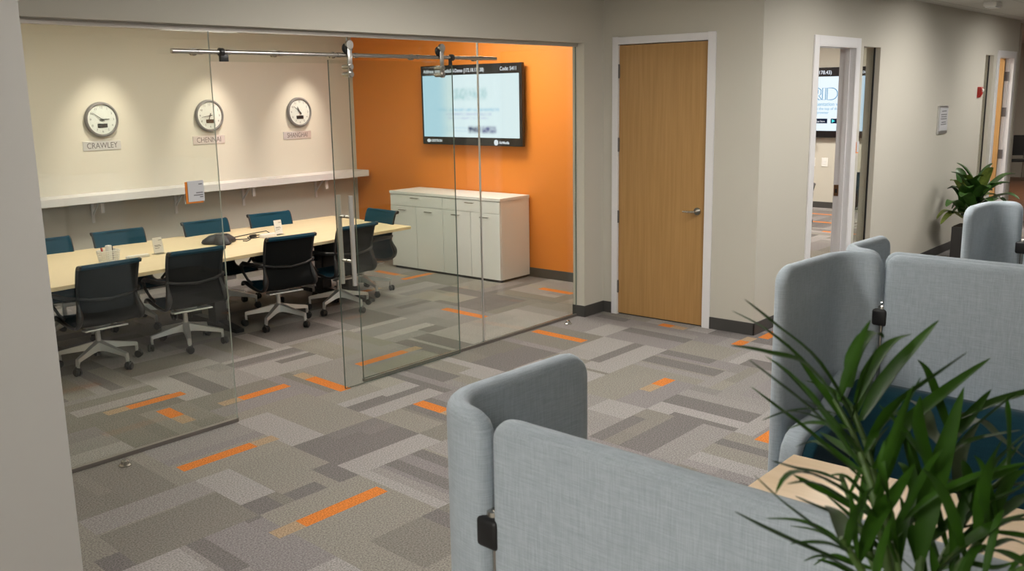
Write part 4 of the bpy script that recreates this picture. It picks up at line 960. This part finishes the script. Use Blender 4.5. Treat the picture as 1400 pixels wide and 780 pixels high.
PALM = [[[[-5.904,-4.84,1.431],[-5.9,-4.82,1.507],[-5.889,-4.793,1.588],[-5.864,-4.759,1.638],[-5.853,-4.73,1.671]],[[[[-5.851,-4.753,1.656],[-5.842,-4.696,1.718],[-5.851,-4.643,1.756],[-5.843,-4.599,1.78]],0.012,0],[[[-5.848,-4.737,1.668],[-5.821,-4.661,1.712],[-5.807,-4.607,1.736],[-5.793,-4.556,1.749]],0.0086,0],[[[-5.862,-4.762,1.638],[-5.921,-4.728,1.725],[-5.97,-4.695,1.75],[-6.014,-4.67,1.765]],0.0112,0],[[[-5.873,-4.773,1.611],[-5.929,-4.733,1.678],[-5.97,-4.705,1.719],[-6.004,-4.686,1.75]],0.0095,0],[[[-5.882,-4.786,1.584],[-5.86,-4.706,1.622],[-5.847,-4.652,1.643],[-5.838,-4.61,1.661]],0.0083,0],[[[-5.869,-4.756,1.629],[-5.834,-4.694,1.659],[-5.813,-4.648,1.682],[-5.791,-4.607,1.692]],0.0085,0],[[[-5.883,-4.779,1.602],[-5.957,-4.762,1.683],[-5.995,-4.751,1.725],[-6.029,-4.731,1.761]],0.0083,0],[[[-5.867,-4.755,1.642],[-5.84,-4.715,1.669],[-5.82,-4.687,1.683],[-5.805,-4.646,1.718]],0.0083,0],[[[-5.901,-4.825,1.49],[-5.9,-4.782,1.504],[-5.901,-4.739,1.514],[-5.905,-4.702,1.513]],0.0072,0],[[[-5.899,-4.817,1.516],[-5.863,-4.828,1.556],[-5.826,-4.838,1.598],[-5.796,-4.849,1.622]],0.0079,0],[[[-5.895,-4.808,1.544],[-5.954,-4.79,1.587],[-6.012,-4.775,1.625],[-6.063,-4.765,1.639]],0.0092,0],[[[-5.891,-4.799,1.571],[-5.902,-4.815,1.629],[-5.915,-4.831,1.684],[-5.926,-4.845,1.729]],0.0097,0],[[[-5.886,-4.788,1.594],[-5.864,-4.749,1.599],[-5.843,-4.707,1.606],[-5.831,-4.673,1.588]],0.0092,0],[[[-5.877,-4.777,1.611],[-5.825,-4.774,1.629],[-5.774,-4.773,1.638],[-5.73,-4.773,1.642]],0.0084,0],[[[-5.869,-4.765,1.628],[-5.914,-4.75,1.659],[-5.959,-4.736,1.683],[-5.999,-4.726,1.694]],0.0069,0],[[[-5.863,-4.754,1.643],[-5.864,-4.765,1.684],[-5.867,-4.775,1.722],[-5.869,-4.784,1.753]],0.0088,0],[[[-5.859,-4.745,1.654],[-5.843,-4.702,1.649],[-5.831,-4.659,1.633],[-5.823,-4.621,1.611]],0.0075,0],[[[-5.855,-4.735,1.665],[-5.833,-4.739,1.703],[-5.811,-4.743,1.738],[-5.793,-4.748,1.763]],0.0108,0]]],[[[-5.892,-4.84,1.425],[-5.875,-4.821,1.498],[-5.845,-4.792,1.554],[-5.817,-4.761,1.605],[-5.802,-4.734,1.649]],[[[[-5.8,-4.729,1.672],[-5.792,-4.728,1.704],[-5.768,-4.733,1.73],[-5.747,-4.74,1.735],[-5.732,-4.745,1.726]],0.0179,0],[[[-5.808,-4.741,1.656],[-5.75,-4.737,1.685],[-5.697,-4.743,1.71],[-5.656,-4.757,1.718]],0.0154,0],[[[-5.816,-4.752,1.637],[-5.748,-4.758,1.674],[-5.688,-4.771,1.707],[-5.629,-4.783,1.736]],0.022,0],[[[-5.824,-4.766,1.618],[-5.835,-4.799,1.671],[-5.831,-4.838,1.713],[-5.819,-4.871,1.748]],0.0168,0],[[[-5.835,-4.779,1.585],[-5.76,-4.791,1.624],[-5.675,-4.817,1.657],[-5.592,-4.843,1.684]],0.0179,0],[[[-5.819,-4.757,1.614],[-5.757,-4.713,1.632],[-5.725,-4.669,1.641],[-5.706,-4.629,1.64]],0.0098,0],[[[-5.827,-4.773,1.582],[-5.93,-4.77,1.659],[-5.977,-4.766,1.698],[-6.018,-4.757,1.72]],0.0076,0],[[[-5.878,-4.825,1.484],[-5.857,-4.787,1.5],[-5.837,-4.749,1.517],[-5.822,-4.715,1.528]],0.0091,0],[[[-5.868,-4.814,1.511],[-5.831,-4.821,1.524],[-5.795,-4.828,1.529],[-5.761,-4.833,1.551]],0.0106,0],[[[-5.855,-4.802,1.535],[-5.858,-4.777,1.556],[-5.862,-4.752,1.577],[-5.869,-4.732,1.575]],0.0092,0],[[[-5.842,-4.79,1.558],[-5.855,-4.803,1.603],[-5.869,-4.817,1.643],[-5.884,-4.831,1.66]],0.0106,0],[[[-5.831,-4.776,1.58],[-5.804,-4.742,1.584],[-5.779,-4.707,1.586],[-5.758,-4.675,1.588]],0.0098,0],[[[-5.819,-4.763,1.602],[-5.805,-4.779,1.637],[-5.793,-4.797,1.658],[-5.78,-4.809,1.696]],0.0092,0],[[[-5.812,-4.751,1.621],[-5.814,-4.718,1.622],[-5.817,-4.684,1.619],[-5.822,-4.656,1.606]],0.008,0],[[[-5.805,-4.74,1.639],[-5.765,-4.735,1.661],[-5.725,-4.731,1.679],[-5.693,-4.73,1.674]],0.0109,0]]],[[[-5.865,-4.843,1.414],[-5.827,-4.838,1.474],[-5.777,-4.831,1.531],[-5.725,-4.83,1.583],[-5.672,-4.83,1.628]],[[[[-5.827,-4.838,1.474],[-5.809,-4.837,1.544],[-5.756,-4.836,1.594],[-5.705,-4.841,1.671]],0.0225,0],[[[-5.81,-4.835,1.495],[-5.716,-4.825,1.579],[-5.655,-4.838,1.615],[-5.598,-4.849,1.642]],0.0153,0],[[[-5.737,-4.832,1.577],[-5.731,-4.858,1.621],[-5.726,-4.884,1.654],[-5.724,-4.908,1.683]],0.0102,0],[[[-5.779,-4.832,1.522],[-5.724,-4.793,1.553],[-5.684,-4.769,1.577],[-5.652,-4.75,1.606]],0.0136,0],[[[-5.76,-4.832,1.545],[-5.811,-4.827,1.619],[-5.84,-4.828,1.66],[-5.864,-4.835,1.699]],0.0125,0],[[[-5.706,-4.831,1.598],[-5.621,-4.834,1.603],[-5.561,-4.854,1.562],[-5.519,-4.883,1.526]],0.022,1],[[[-5.722,-4.833,1.583],[-5.663,-4.791,1.586],[-5.623,-4.769,1.602],[-5.596,-4.738,1.605]],0.018,1],[[[-5.834,-4.839,1.462],[-5.85,-4.813,1.49],[-5.867,-4.788,1.514],[-5.881,-4.766,1.535]],0.0095,0],[[[-5.815,-4.836,1.487],[-5.752,-4.843,1.495],[-5.688,-4.851,1.501],[-5.633,-4.86,1.505]],0.0097,0],[[[-5.794,-4.833,1.511],[-5.774,-4.813,1.535],[-5.753,-4.792,1.559],[-5.739,-4.776,1.563]],0.0113,0],[[[-5.773,-4.831,1.536],[-5.719,-4.856,1.546],[-5.667,-4.883,1.548],[-5.619,-4.906,1.557]],0.0103,0],[[[-5.75,-4.83,1.557],[-5.778,-4.811,1.601],[-5.807,-4.793,1.64],[-5.832,-4.778,1.668]],0.0084,0],[[[-5.728,-4.83,1.58],[-5.687,-4.85,1.593],[-5.648,-4.873,1.596],[-5.614,-4.893,1.598]],0.0117,0],[[[-5.706,-4.83,1.599],[-5.688,-4.808,1.635],[-5.67,-4.785,1.671],[-5.659,-4.768,1.684]],0.0121,0],[[[-5.683,-4.83,1.618],[-5.606,-4.857,1.627],[-5.528,-4.888,1.63],[-5.458,-4.915,1.639]],0.0123,0]]],[[[-5.923,-4.848,1.434],[-5.952,-4.83,1.482],[-5.98,-4.815,1.529],[-5.996,-4.801,1.562]],[[[[-5.994,-4.808,1.548],[-6.029,-4.787,1.582],[-6.058,-4.759,1.615],[-6.092,-4.739,1.654]],0.0071,0],[[[-5.983,-4.811,1.527],[-6.025,-4.77,1.554],[-6.057,-4.74,1.578],[-6.085,-4.716,1.602]],0.0121,0],[[[-5.993,-4.809,1.546],[-5.96,-4.77,1.545],[-5.96,-4.737,1.55],[-5.968,-4.698,1.545]],0.0076,0],[[[-5.996,-4.803,1.556],[-5.948,-4.781,1.555],[-5.932,-4.767,1.559],[-5.919,-4.751,1.559]],0.0186,1],[[[-5.992,-4.808,1.552],[-6.013,-4.819,1.591],[-6.02,-4.832,1.626],[-6.03,-4.845,1.646]],0.0086,0],[[[-5.98,-4.815,1.529],[-5.931,-4.815,1.562],[-5.883,-4.819,1.578],[-5.83,-4.825,1.603]],0.0151,0],[[[-5.946,-4.834,1.473],[-5.961,-4.805,1.468],[-5.978,-4.776,1.457],[-5.991,-4.751,1.456]],0.0094,0],[[[-5.958,-4.827,1.492],[-5.951,-4.829,1.527],[-5.945,-4.833,1.554],[-5.941,-4.836,1.576]],0.009,0],[[[-5.969,-4.821,1.51],[-5.985,-4.802,1.524],[-6.001,-4.783,1.536],[-6.017,-4.768,1.532]],0.0086,0],[[[-5.98,-4.815,1.529],[-5.987,-4.812,1.566],[-5.995,-4.811,1.6],[-6.003,-4.81,1.622]],0.0071,0],[[[-5.986,-4.809,1.542],[-6.001,-4.791,1.553],[-6.017,-4.773,1.556],[-6.032,-4.758,1.556]],0.0073,0],[[[-5.993,-4.804,1.555],[-5.987,-4.809,1.579],[-5.983,-4.815,1.597],[-5.978,-4.819,1.616]],0.0091,0]]],[[[-5.898,-4.849,1.422],[-5.894,-4.835,1.482],[-5.892,-4.825,1.524]],[[[[-5.893,-4.833,1.494],[-5.92,-4.813,1.557],[-5.969,-4.788,1.607],[-6.008,-4.764,1.633],[-6.042,-4.755,1.638],[-6.062,-4.752,1.624]],0.011,0],[[[-5.892,-4.83,1.507],[-5.908,-4.822,1.575],[-5.906,-4.81,1.617],[-5.889,-4.806,1.646]],0.0093,0],[[[-5.894,-4.833,1.49],[-5.843,-4.819,1.523],[-5.787,-4.813,1.55],[-5.763,-4.793,1.606]],0.0116,0],[[[-5.893,-4.84,1.473],[-5.869,-4.8,1.488],[-5.842,-4.773,1.476],[-5.836,-4.753,1.46]],0.0116,0],[[[-5.892,-4.84,1.473],[-5.821,-4.792,1.491],[-5.785,-4.75,1.511],[-5.754,-4.706,1.519]],0.0102,0]]],[[[-5.861,-4.851,1.405],[-5.832,-4.868,1.457],[-5.792,-4.888,1.495],[-5.741,-4.906,1.529]],[[[[-5.837,-4.859,1.47],[-5.825,-4.891,1.514],[-5.806,-4.92,1.541],[-5.801,-4.95,1.564]],0.0261,0],[[[-5.864,-4.823,1.536],[-5.842,-4.852,1.572],[-5.812,-4.894,1.6],[-5.781,-4.941,1.618]],0.0087,0],[[[-5.824,-4.873,1.474],[-5.759,-4.861,1.503],[-5.701,-4.857,1.532],[-5.649,-4.866,1.548]],0.0111,0],[[[-5.8,-4.883,1.482],[-5.863,-4.878,1.566],[-5.898,-4.869,1.611],[-5.925,-4.861,1.636]],0.011,0],[[[-5.77,-4.894,1.508],[-5.722,-4.867,1.522],[-5.7,-4.842,1.533],[-5.683,-4.814,1.535]],0.0113,0],[[[-5.785,-4.894,1.504],[-5.723,-4.895,1.53],[-5.664,-4.896,1.545],[-5.624,-4.91,1.551]],0.012,0],[[[-5.759,-4.902,1.523],[-5.689,-4.907,1.521],[-5.646,-4.91,1.517],[-5.608,-4.924,1.516]],0.0113,0],[[[-5.792,-4.888,1.495],[-5.832,-4.928,1.519],[-5.849,-4.955,1.521],[-5.867,-4.981,1.52]],0.0119,0],[[[-5.766,-4.896,1.516],[-5.815,-4.9,1.573],[-5.836,-4.908,1.619],[-5.842,-4.92,1.659]],0.0104,0],[[[-5.839,-4.864,1.445],[-5.83,-4.857,1.469],[-5.823,-4.851,1.484],[-5.817,-4.845,1.499]],0.0092,0],[[[-5.828,-4.87,1.461],[-5.805,-4.905,1.458],[-5.784,-4.94,1.449],[-5.765,-4.969,1.444]],0.0076,0],[[[-5.814,-4.877,1.474],[-5.785,-4.865,1.496],[-5.756,-4.852,1.515],[-5.731,-4.841,1.533]],0.0105,0],[[[-5.8,-4.884,1.487],[-5.777,-4.903,1.495],[-5.754,-4.921,1.502],[-5.737,-4.94,1.492]],0.0104,0],[[[-5.785,-4.89,1.5],[-5.794,-4.891,1.54],[-5.806,-4.893,1.567],[-5.814,-4.894,1.6]],0.0105,0],[[[-5.767,-4.896,1.512],[-5.757,-4.93,1.512],[-5.747,-4.963,1.511],[-5.739,-4.991,1.507]],0.0083,0],[[[-5.75,-4.902,1.523],[-5.763,-4.894,1.562],[-5.777,-4.885,1.599],[-5.791,-4.88,1.614]],0.0088,0]]],[[[-5.874,-4.85,1.411],[-5.813,-4.848,1.442],[-5.748,-4.851,1.476],[-5.673,-4.864,1.514],[-5.615,-4.892,1.543]],[[[[-5.748,-4.851,1.476],[-5.679,-4.856,1.519],[-5.615,-4.866,1.526],[-5.548,-4.885,1.563]],0.0126,0],[[[-5.777,-4.851,1.467],[-5.69,-4.871,1.48],[-5.619,-4.888,1.49],[-5.559,-4.912,1.487]],0.0125,0],[[[-5.729,-4.854,1.49],[-5.754,-4.887,1.539],[-5.763,-4.916,1.564],[-5.769,-4.946,1.597]],0.0127,0],[[[-5.692,-4.86,1.509],[-5.725,-4.882,1.566],[-5.739,-4.901,1.604],[-5.747,-4.926,1.641]],0.0139,0],[[[-5.782,-4.849,1.458],[-5.729,-4.811,1.477],[-5.688,-4.791,1.488],[-5.648,-4.783,1.515]],0.0126,0],[[[-5.71,-4.857,1.499],[-5.647,-4.828,1.527],[-5.594,-4.819,1.551],[-5.542,-4.825,1.575]],0.014,1],[[[-5.823,-4.848,1.437],[-5.801,-4.828,1.471],[-5.78,-4.807,1.498],[-5.762,-4.789,1.527]],0.0117,0],[[[-5.792,-4.849,1.453],[-5.784,-4.879,1.469],[-5.778,-4.911,1.471],[-5.772,-4.935,1.487]],0.0104,0],[[[-5.76,-4.851,1.469],[-5.754,-4.835,1.508],[-5.747,-4.819,1.548],[-5.745,-4.807,1.56]],0.0096,0],[[[-5.726,-4.855,1.487],[-5.714,-4.887,1.5],[-5.703,-4.92,1.509],[-5.694,-4.947,1.514]],0.0112,0],[[[-5.69,-4.861,1.505],[-5.706,-4.857,1.543],[-5.724,-4.856,1.569],[-5.74,-4.855,1.586]],0.0106,0],[[[-5.658,-4.871,1.521],[-5.628,-4.911,1.531],[-5.601,-4.951,1.532],[-5.578,-4.985,1.529]],0.0106,0],[[[-5.629,-4.885,1.536],[-5.631,-4.882,1.577],[-5.633,-4.879,1.619],[-5.636,-4.877,1.647]],0.012,0]]],[[[-5.876,-4.861,1.416],[-5.871,-4.888,1.452],[-5.852,-4.916,1.482],[-5.818,-4.95,1.502]],[[[[-5.872,-4.881,1.443],[-5.847,-4.888,1.474],[-5.822,-4.895,1.503],[-5.803,-4.904,1.511]],0.0101,0],[[[-5.87,-4.889,1.454],[-5.845,-4.916,1.452],[-5.82,-4.943,1.447],[-5.799,-4.966,1.443]],0.0089,0],[[[-5.864,-4.898,1.463],[-5.869,-4.9,1.492],[-5.875,-4.904,1.515],[-5.881,-4.907,1.531]],0.0068,0],[[[-5.858,-4.906,1.472],[-5.811,-4.937,1.447],[-5.762,-4.968,1.423],[-5.724,-4.999,1.378]],0.0077,0],[[[-5.853,-4.915,1.481],[-5.831,-4.915,1.516],[-5.81,-4.916,1.548],[-5.795,-4.919,1.557]],0.0074,0],[[[-5.843,-4.925,1.487],[-5.839,-4.954,1.48],[-5.836,-4.982,1.475],[-5.834,-5.006,1.466]],0.008,0],[[[-5.833,-4.935,1.493],[-5.816,-4.945,1.509],[-5.8,-4.956,1.518],[-5.784,-4.964,1.538]],0.0083,0],[[[-5.823,-4.945,1.499],[-5.802,-4.974,1.488],[-5.78,-5.003,1.476],[-5.761,-5.028,1.469]],0.0091,0]]],[[[-5.925,-4.845,1.434],[-5.9,-4.817,1.469],[-5.858,-4.773,1.515],[-5.826,-4.734,1.561]],[[[[-5.907,-4.825,1.459],[-5.921,-4.8,1.479],[-5.937,-4.776,1.496],[-5.951,-4.757,1.504]],0.0081,0],[[[-5.9,-4.817,1.469],[-5.872,-4.817,1.484],[-5.844,-4.818,1.5],[-5.821,-4.819,1.508]],0.0087,0],[[[-5.889,-4.805,1.48],[-5.891,-4.78,1.481],[-5.893,-4.753,1.483],[-5.898,-4.732,1.466]],0.0075,0],[[[-5.878,-4.794,1.492],[-5.886,-4.8,1.533],[-5.894,-4.807,1.571],[-5.902,-4.813,1.601]],0.0105,0],[[[-5.866,-4.782,1.505],[-5.91,-4.767,1.545],[-5.956,-4.755,1.572],[-5.994,-4.745,1.596]],0.008,0],[[[-5.856,-4.771,1.517],[-5.833,-4.767,1.555],[-5.81,-4.764,1.594],[-5.793,-4.763,1.61]],0.009,0],[[[-5.847,-4.76,1.53],[-5.854,-4.735,1.544],[-5.862,-4.71,1.554],[-5.868,-4.688,1.565]],0.0113,0],[[[-5.839,-4.75,1.542],[-5.825,-4.761,1.579],[-5.813,-4.772,1.613],[-5.804,-4.783,1.634]],0.01,0],[[[-5.83,-4.739,1.555],[-5.875,-4.723,1.579],[-5.92,-4.709,1.597],[-5.957,-4.698,1.615]],0.0114,0]]]]
pp = thing('potted_palm', 'feathery green palm in the near corner, rising in front of the grey-blue screen', 'plant', (-5.95, -4.89, 0))
PX, PY = -5.95, -4.89
mb = MB(); mb.lathe([(0, .0), (.12, .0), (.155, .36), (.165, .38), (.165, .40), (.15, .40), (.14, .34), (0, .34)], (PX, PY, 0), 36); wb(mb, 'pot', M['pot'], pp, True)
wb(MB().lathe([(0, .34), (.141, .345), (0, .36)], (PX, PY, 0), 30), 'soil', M['soil'], pp)
rp = random.Random(2)
for k, (rach, leaves) in enumerate(PALM):
    a = 2 * PI * k / len(PALM); b0 = Vector((PX + .05 * math.cos(a), PY + .05 * math.sin(a), .35)); r0 = Vector(rach[0])
    mb = MB()
    pth = [b0, b0.lerp(r0, .35) + Vector((0, 0, .03)), b0.lerp(r0, .7) + Vector((0, 0, .02))] + [Vector(p) for p in rach]
    mb.tube(pth, [.010, .009, .008] + [.0065 - .0045 * i / len(rach) for i in range(len(rach))], 8)
    fr = wb(mb, 'frond', M['palmstem'], pp, True, 1.5)
    for pts, w, pale in leaves:
        mb = MB(); leaf(mb, pts, w * 1.25, fold=.16, n=14, point=True, twist=rp.uniform(-.3, .3)); wb(mb, 'leaflet', M['palmp'] if pale else M['palm'], fr, True, 1.)

bp = thing('potted_plant', 'broad-leaved green plant in a square charcoal planter by the far wall', 'plant', (5.16, -2.02, 0))
mb = MB(); mb.prism([(-.14, -.14), (.14, -.14), (.14, .14), (-.14, .14)], 'z', 0, .02); mb.bm.free(); mb = MB()
mb.box(-.16, .16, -.16, .16, 0, .40, .008); mb.build('planter', M['pot'], bp)
mb = MB(); mb.box(-.145, .145, -.145, .145, .395, .408); mb.build('soil', M['soil'], bp)
rl_ = random.Random(7)
for st in range(4):
    a = st * PI / 2 + .4; bx_, by_ = .05 * math.cos(a), .05 * math.sin(a); hgt = .32 + .10 * rl_.random()
    tip = Vector((bx_ * 2.4, by_ * 2.4, .40 + hgt))
    mb = MB(); mb.tube([(bx_, by_, .40), (bx_ * 1.6, by_ * 1.6, .40 + hgt * .5), tip], [.014, .012, .01], 8); mb.build('stem', M['palmstem'], bp, True, 1.5)
    for k in range(11):
        b = a + k * 2.4 + rl_.uniform(-.3, .3); el = .05 + .095 * k + rl_.uniform(-.1, .15)
        z0 = .40 + hgt * (.25 + .75 * k / 11); d = Vector((math.cos(b) * math.cos(el), math.sin(b) * math.cos(el), math.sin(el))); Ln = rl_.uniform(.40, .56)
        o_ = Vector((bx_ * 1.8, by_ * 1.8, z0)); 
        if o_.y + d.y * Ln > .30: d.y *= .5
        e = o_ + d * Ln + Vector((0, 0, -.10 * math.cos(el)))
        mb = MB(); leaf(mb, [o_, o_ + d * Ln * .35 + Vector((0, 0, .035)), o_ + d * Ln * .7 + Vector((0, 0, .02)), e], rl_.uniform(.12, .165), fold=.14, n=12, taper=.85, mi=0)
        mb.build('leaf', M['dleaf2'] if (k + st) % 4 == 1 else M['dleaf'], bp, True, 1.)

# ------------------------------------------------------------------ fittings on the right wall
o = thing('wall_sign', 'small grey framed sign on the right wall between the doorways', 'sign', (5.08, YR, 1.655))
MB().box(-.17, .17, -.022, -.001, -.165, .165, .004).build('frame', M['alu'], o); MB().box(-.145, .145, -.026, -.021, -.13, .14, .001).build('notice', M['cardgrey'], o)
mb = MB()
for z, w in ((.1, .09), (.06, .11), (.035, .1), (.01, .11), (-.03, .08), (-.055, .1)): mb.box(-w, w, -.0268, -.0255, z - .005, z + .005)
mb.build('printed_lines', M['greyink'], o)
o = thing('fire_alarm', 'red fire alarm strobe high on the right wall before the far doorway', 'fire alarm', (6.54, YR, 1.96))
mb = MB(); mb.prism([(-.075, -.06), (.075, -.06), (.06, .0), (.02, .005), (-.06, .0)], 'z', -.08, .08, bev=.006); mb.bm.free()
mb = MB(); mb.prism([(-.001, -.085), (-.03, -.085), (-.06, -.03), (-.07, .05), (-.05, .085), (-.001, .085)], 'x', -.055, .055, bev=.006); mb.build('housing', M['red'], o)
mb = MB(); mb.prism([(-.062, .0), (-.082, .01), (-.085, .045), (-.062, .06)], 'x', -.03, .03, bev=.004); mb.build('strobe_lens', M['paper'], o)
o.scale = (.8, .8, .8)
o = thing('room_plate', 'small grey and orange room plate beside the near white doorway', 'sign', (2.425, YR, 1.468))
MB().box(-.03, .03, -.006, -.0005, -.055, .055, .001).build('backing_plate', M['orangep'], o); MB().box(-.022, .032, -.010, -.006, -.045, .058, .001).build('notice', M['cardgrey'], o)
o = thing('ceiling_fixture', 'small boxy white fitting on the ceiling above the right wall', 'ceiling fitting', (4.80, -2.17, H))
MB().box(-.12, .12, -.07, .07, -.05, -.0005, .006).build('housing', M['paper'], o); MB().box(-.10, .10, -.055, .055, -.062, -.049, .004).build('diffuser', M['white'], o)

# ------------------------------------------------------------------ far corridor end and training-room seats
def stack_chair(label, x, y, rz):
    c = thing('side_chair', label, 'chair', (x, y, 0), rz, 'black chairs in the corridor')
    mb = MB(); mb.box(-.24, .24, -.22, .24, .44, .48, .015); mb.build('seat', M['dark'], c, True, 1.)
    mb = MB(); mb.grid([[(u * .24, -.22 - .06 * (z - .5) - .04 * (1 - u * u), z) for u in (-1, -.5, 0, .5, 1)] for z in (.55, .7, .85, .98)]); mb.grid([[(u * .24, -.24 - .06 * (z - .5) - .04 * (1 - u * u), z) for u in (1, .5, 0, -.5, -1)] for z in (.55, .7, .85, .98)]); mb.build('backrest', M['dark'], c, True)
    for s in (-1, 1):
        mb = MB(); mb.tube([(s * .23, -.27, .95), (s * .235, -.23, .5), (s * .235, .2, .45), (s * .24, .22, .02), (s * .24, -.26, .02), (s * .235, -.22, .44)], .011, 8); mb.build('sled_leg', M['steel'], c, True, 1.5)
    return c
for k, (x, y, rz, lb) in enumerate(((15.6, -.15, 2.2, 'black chrome-legged chair at the corridor end, beyond the far doorway'), (15.7, -.75, 2.0, 'black chrome-legged chair at the corridor end, at the very edge of the view'))): stack_chair(lb, x, y, rz)
c = copy_tree(proto); c.location = (6.95, 1.0, 0); c.rotation_euler = (0, 0, 1.9); c['label'] = 'mesh chair in the training room, one caster showing through the near white doorway'
if 'group' in c: del c['group']
c = copy_tree(proto); c.location = (6.45, -.35, 0); c.rotation_euler = (0, 0, 2.6); c['label'] = 'mesh chair in the training room, base showing through the narrow side window'
if 'group' in c: del c['group']

# ------------------------------------------------------------------ lights
def ceiling_light(name, label, x, y, sx, sy, strength, colour, z=H):
    o = thing(name, label, 'ceiling light', (x, y, z), group='recessed ceiling lights')
    mb = MB()
    for a, b, c_, d in ((-sx, sx, -sy, -sy + .03), (-sx, sx, sy - .03, sy), (-sx, -sx + .03, -sy, sy), (sx - .03, sx, -sy, sy)): mb.box(a, b, c_, d, -.012, -.0005)
    mb.build('trim_frame', M['frame'], o)
    e = emat(name + '_glow', colour, strength)
    MB().box(-sx + .03, sx - .03, -sy + .03, sy - .03, -.006, -.0008).build('diffuser', e, o)
def spot(name, loc, tgt, power, angle, blend, colour, size=.04):
    l = bpy.data.lights.new(name, 'SPOT'); l.energy = power; l.spot_size = angle; l.spot_blend = blend; l.color = colour; l.shadow_soft_size = size
    o = bpy.data.objects.new(name, l); col.objects.link(o); o.location = loc
    o.rotation_euler = (Vector(tgt) - Vector(loc)).to_track_quat('-Z', 'Y').to_euler(); return o
WARM, NEUT, LOUNGE = (1, .87, .71), (1, .93, .83), (1, .96, .90)
for x in (-3.7, -1.6): ceiling_light('ceiling_light', 'recessed ceiling light over the meeting table', x, 2.75, .6, .3, 8.5, NEUT)
ceiling_light('ceiling_light', 'recessed ceiling light near the wall screen', .25, 1.6, .3, .6, 15.0, NEUT)
for x, e in ((-2.14, 50), (-.88, 50), (.37, 54)): spot('wall_spot', (x + .14, YB - .72, H - .03), (x - .02, YB, 1.52), e * .95, math.radians(46), 1., WARM, .03)
for x, y, e in ((-4.3, -2.6, 8), (-2.6, -1.5, 9), (-1.0, -3.0, 12), (2.6, -3.3, 11), (6.4, -3.3, 10), (-8.7, -3.6, 13), (-8.7, -5.0, 15), (0.4, -6.4, 5)):  # the pair behind the camera is added to brighten the upholstered screens
    ceiling_light('ceiling_light', 'unseen ceiling light panel over the lounge carpet', x, y, .6, .3, e, LOUNGE)
for x, e in ((1.0, 65), (3.6, 75), (6.6, 40)): spot('wall_spot', (x, YR - 1.8, H - .03), (x + .1, YR, 1.35), e, math.radians(95), 1., LOUNGE, .12)  # fill spots added to brighten the right wall, no fittings modelled
for x, y in ((4.2, 1.6), (7.2, 2.6), (7.3, -.2)): ceiling_light('ceiling_light', 'recessed ceiling light in the training room', x, y, .3, .6, 22.0, NEUT)
ceiling_light('ceiling_light', 'recessed ceiling light at the corridor end', 13.0, -1.6, .6, .3, 13.0, NEUT)
wd = bpy.data.worlds.new('world'); scn.world = wd; wd.use_nodes = True
wd.node_tree.nodes['Background'].inputs['Color'].default_value = (1, .95, .87, 1); wd.node_tree.nodes['Background'].inputs['Strength'].default_value = .05

scn.view_settings.view_transform = 'Standard'; scn.view_settings.look = 'None'; scn.view_settings.gamma = 1; scn.view_settings.use_curve_mapping = False
scn.view_settings.exposure = 1.2
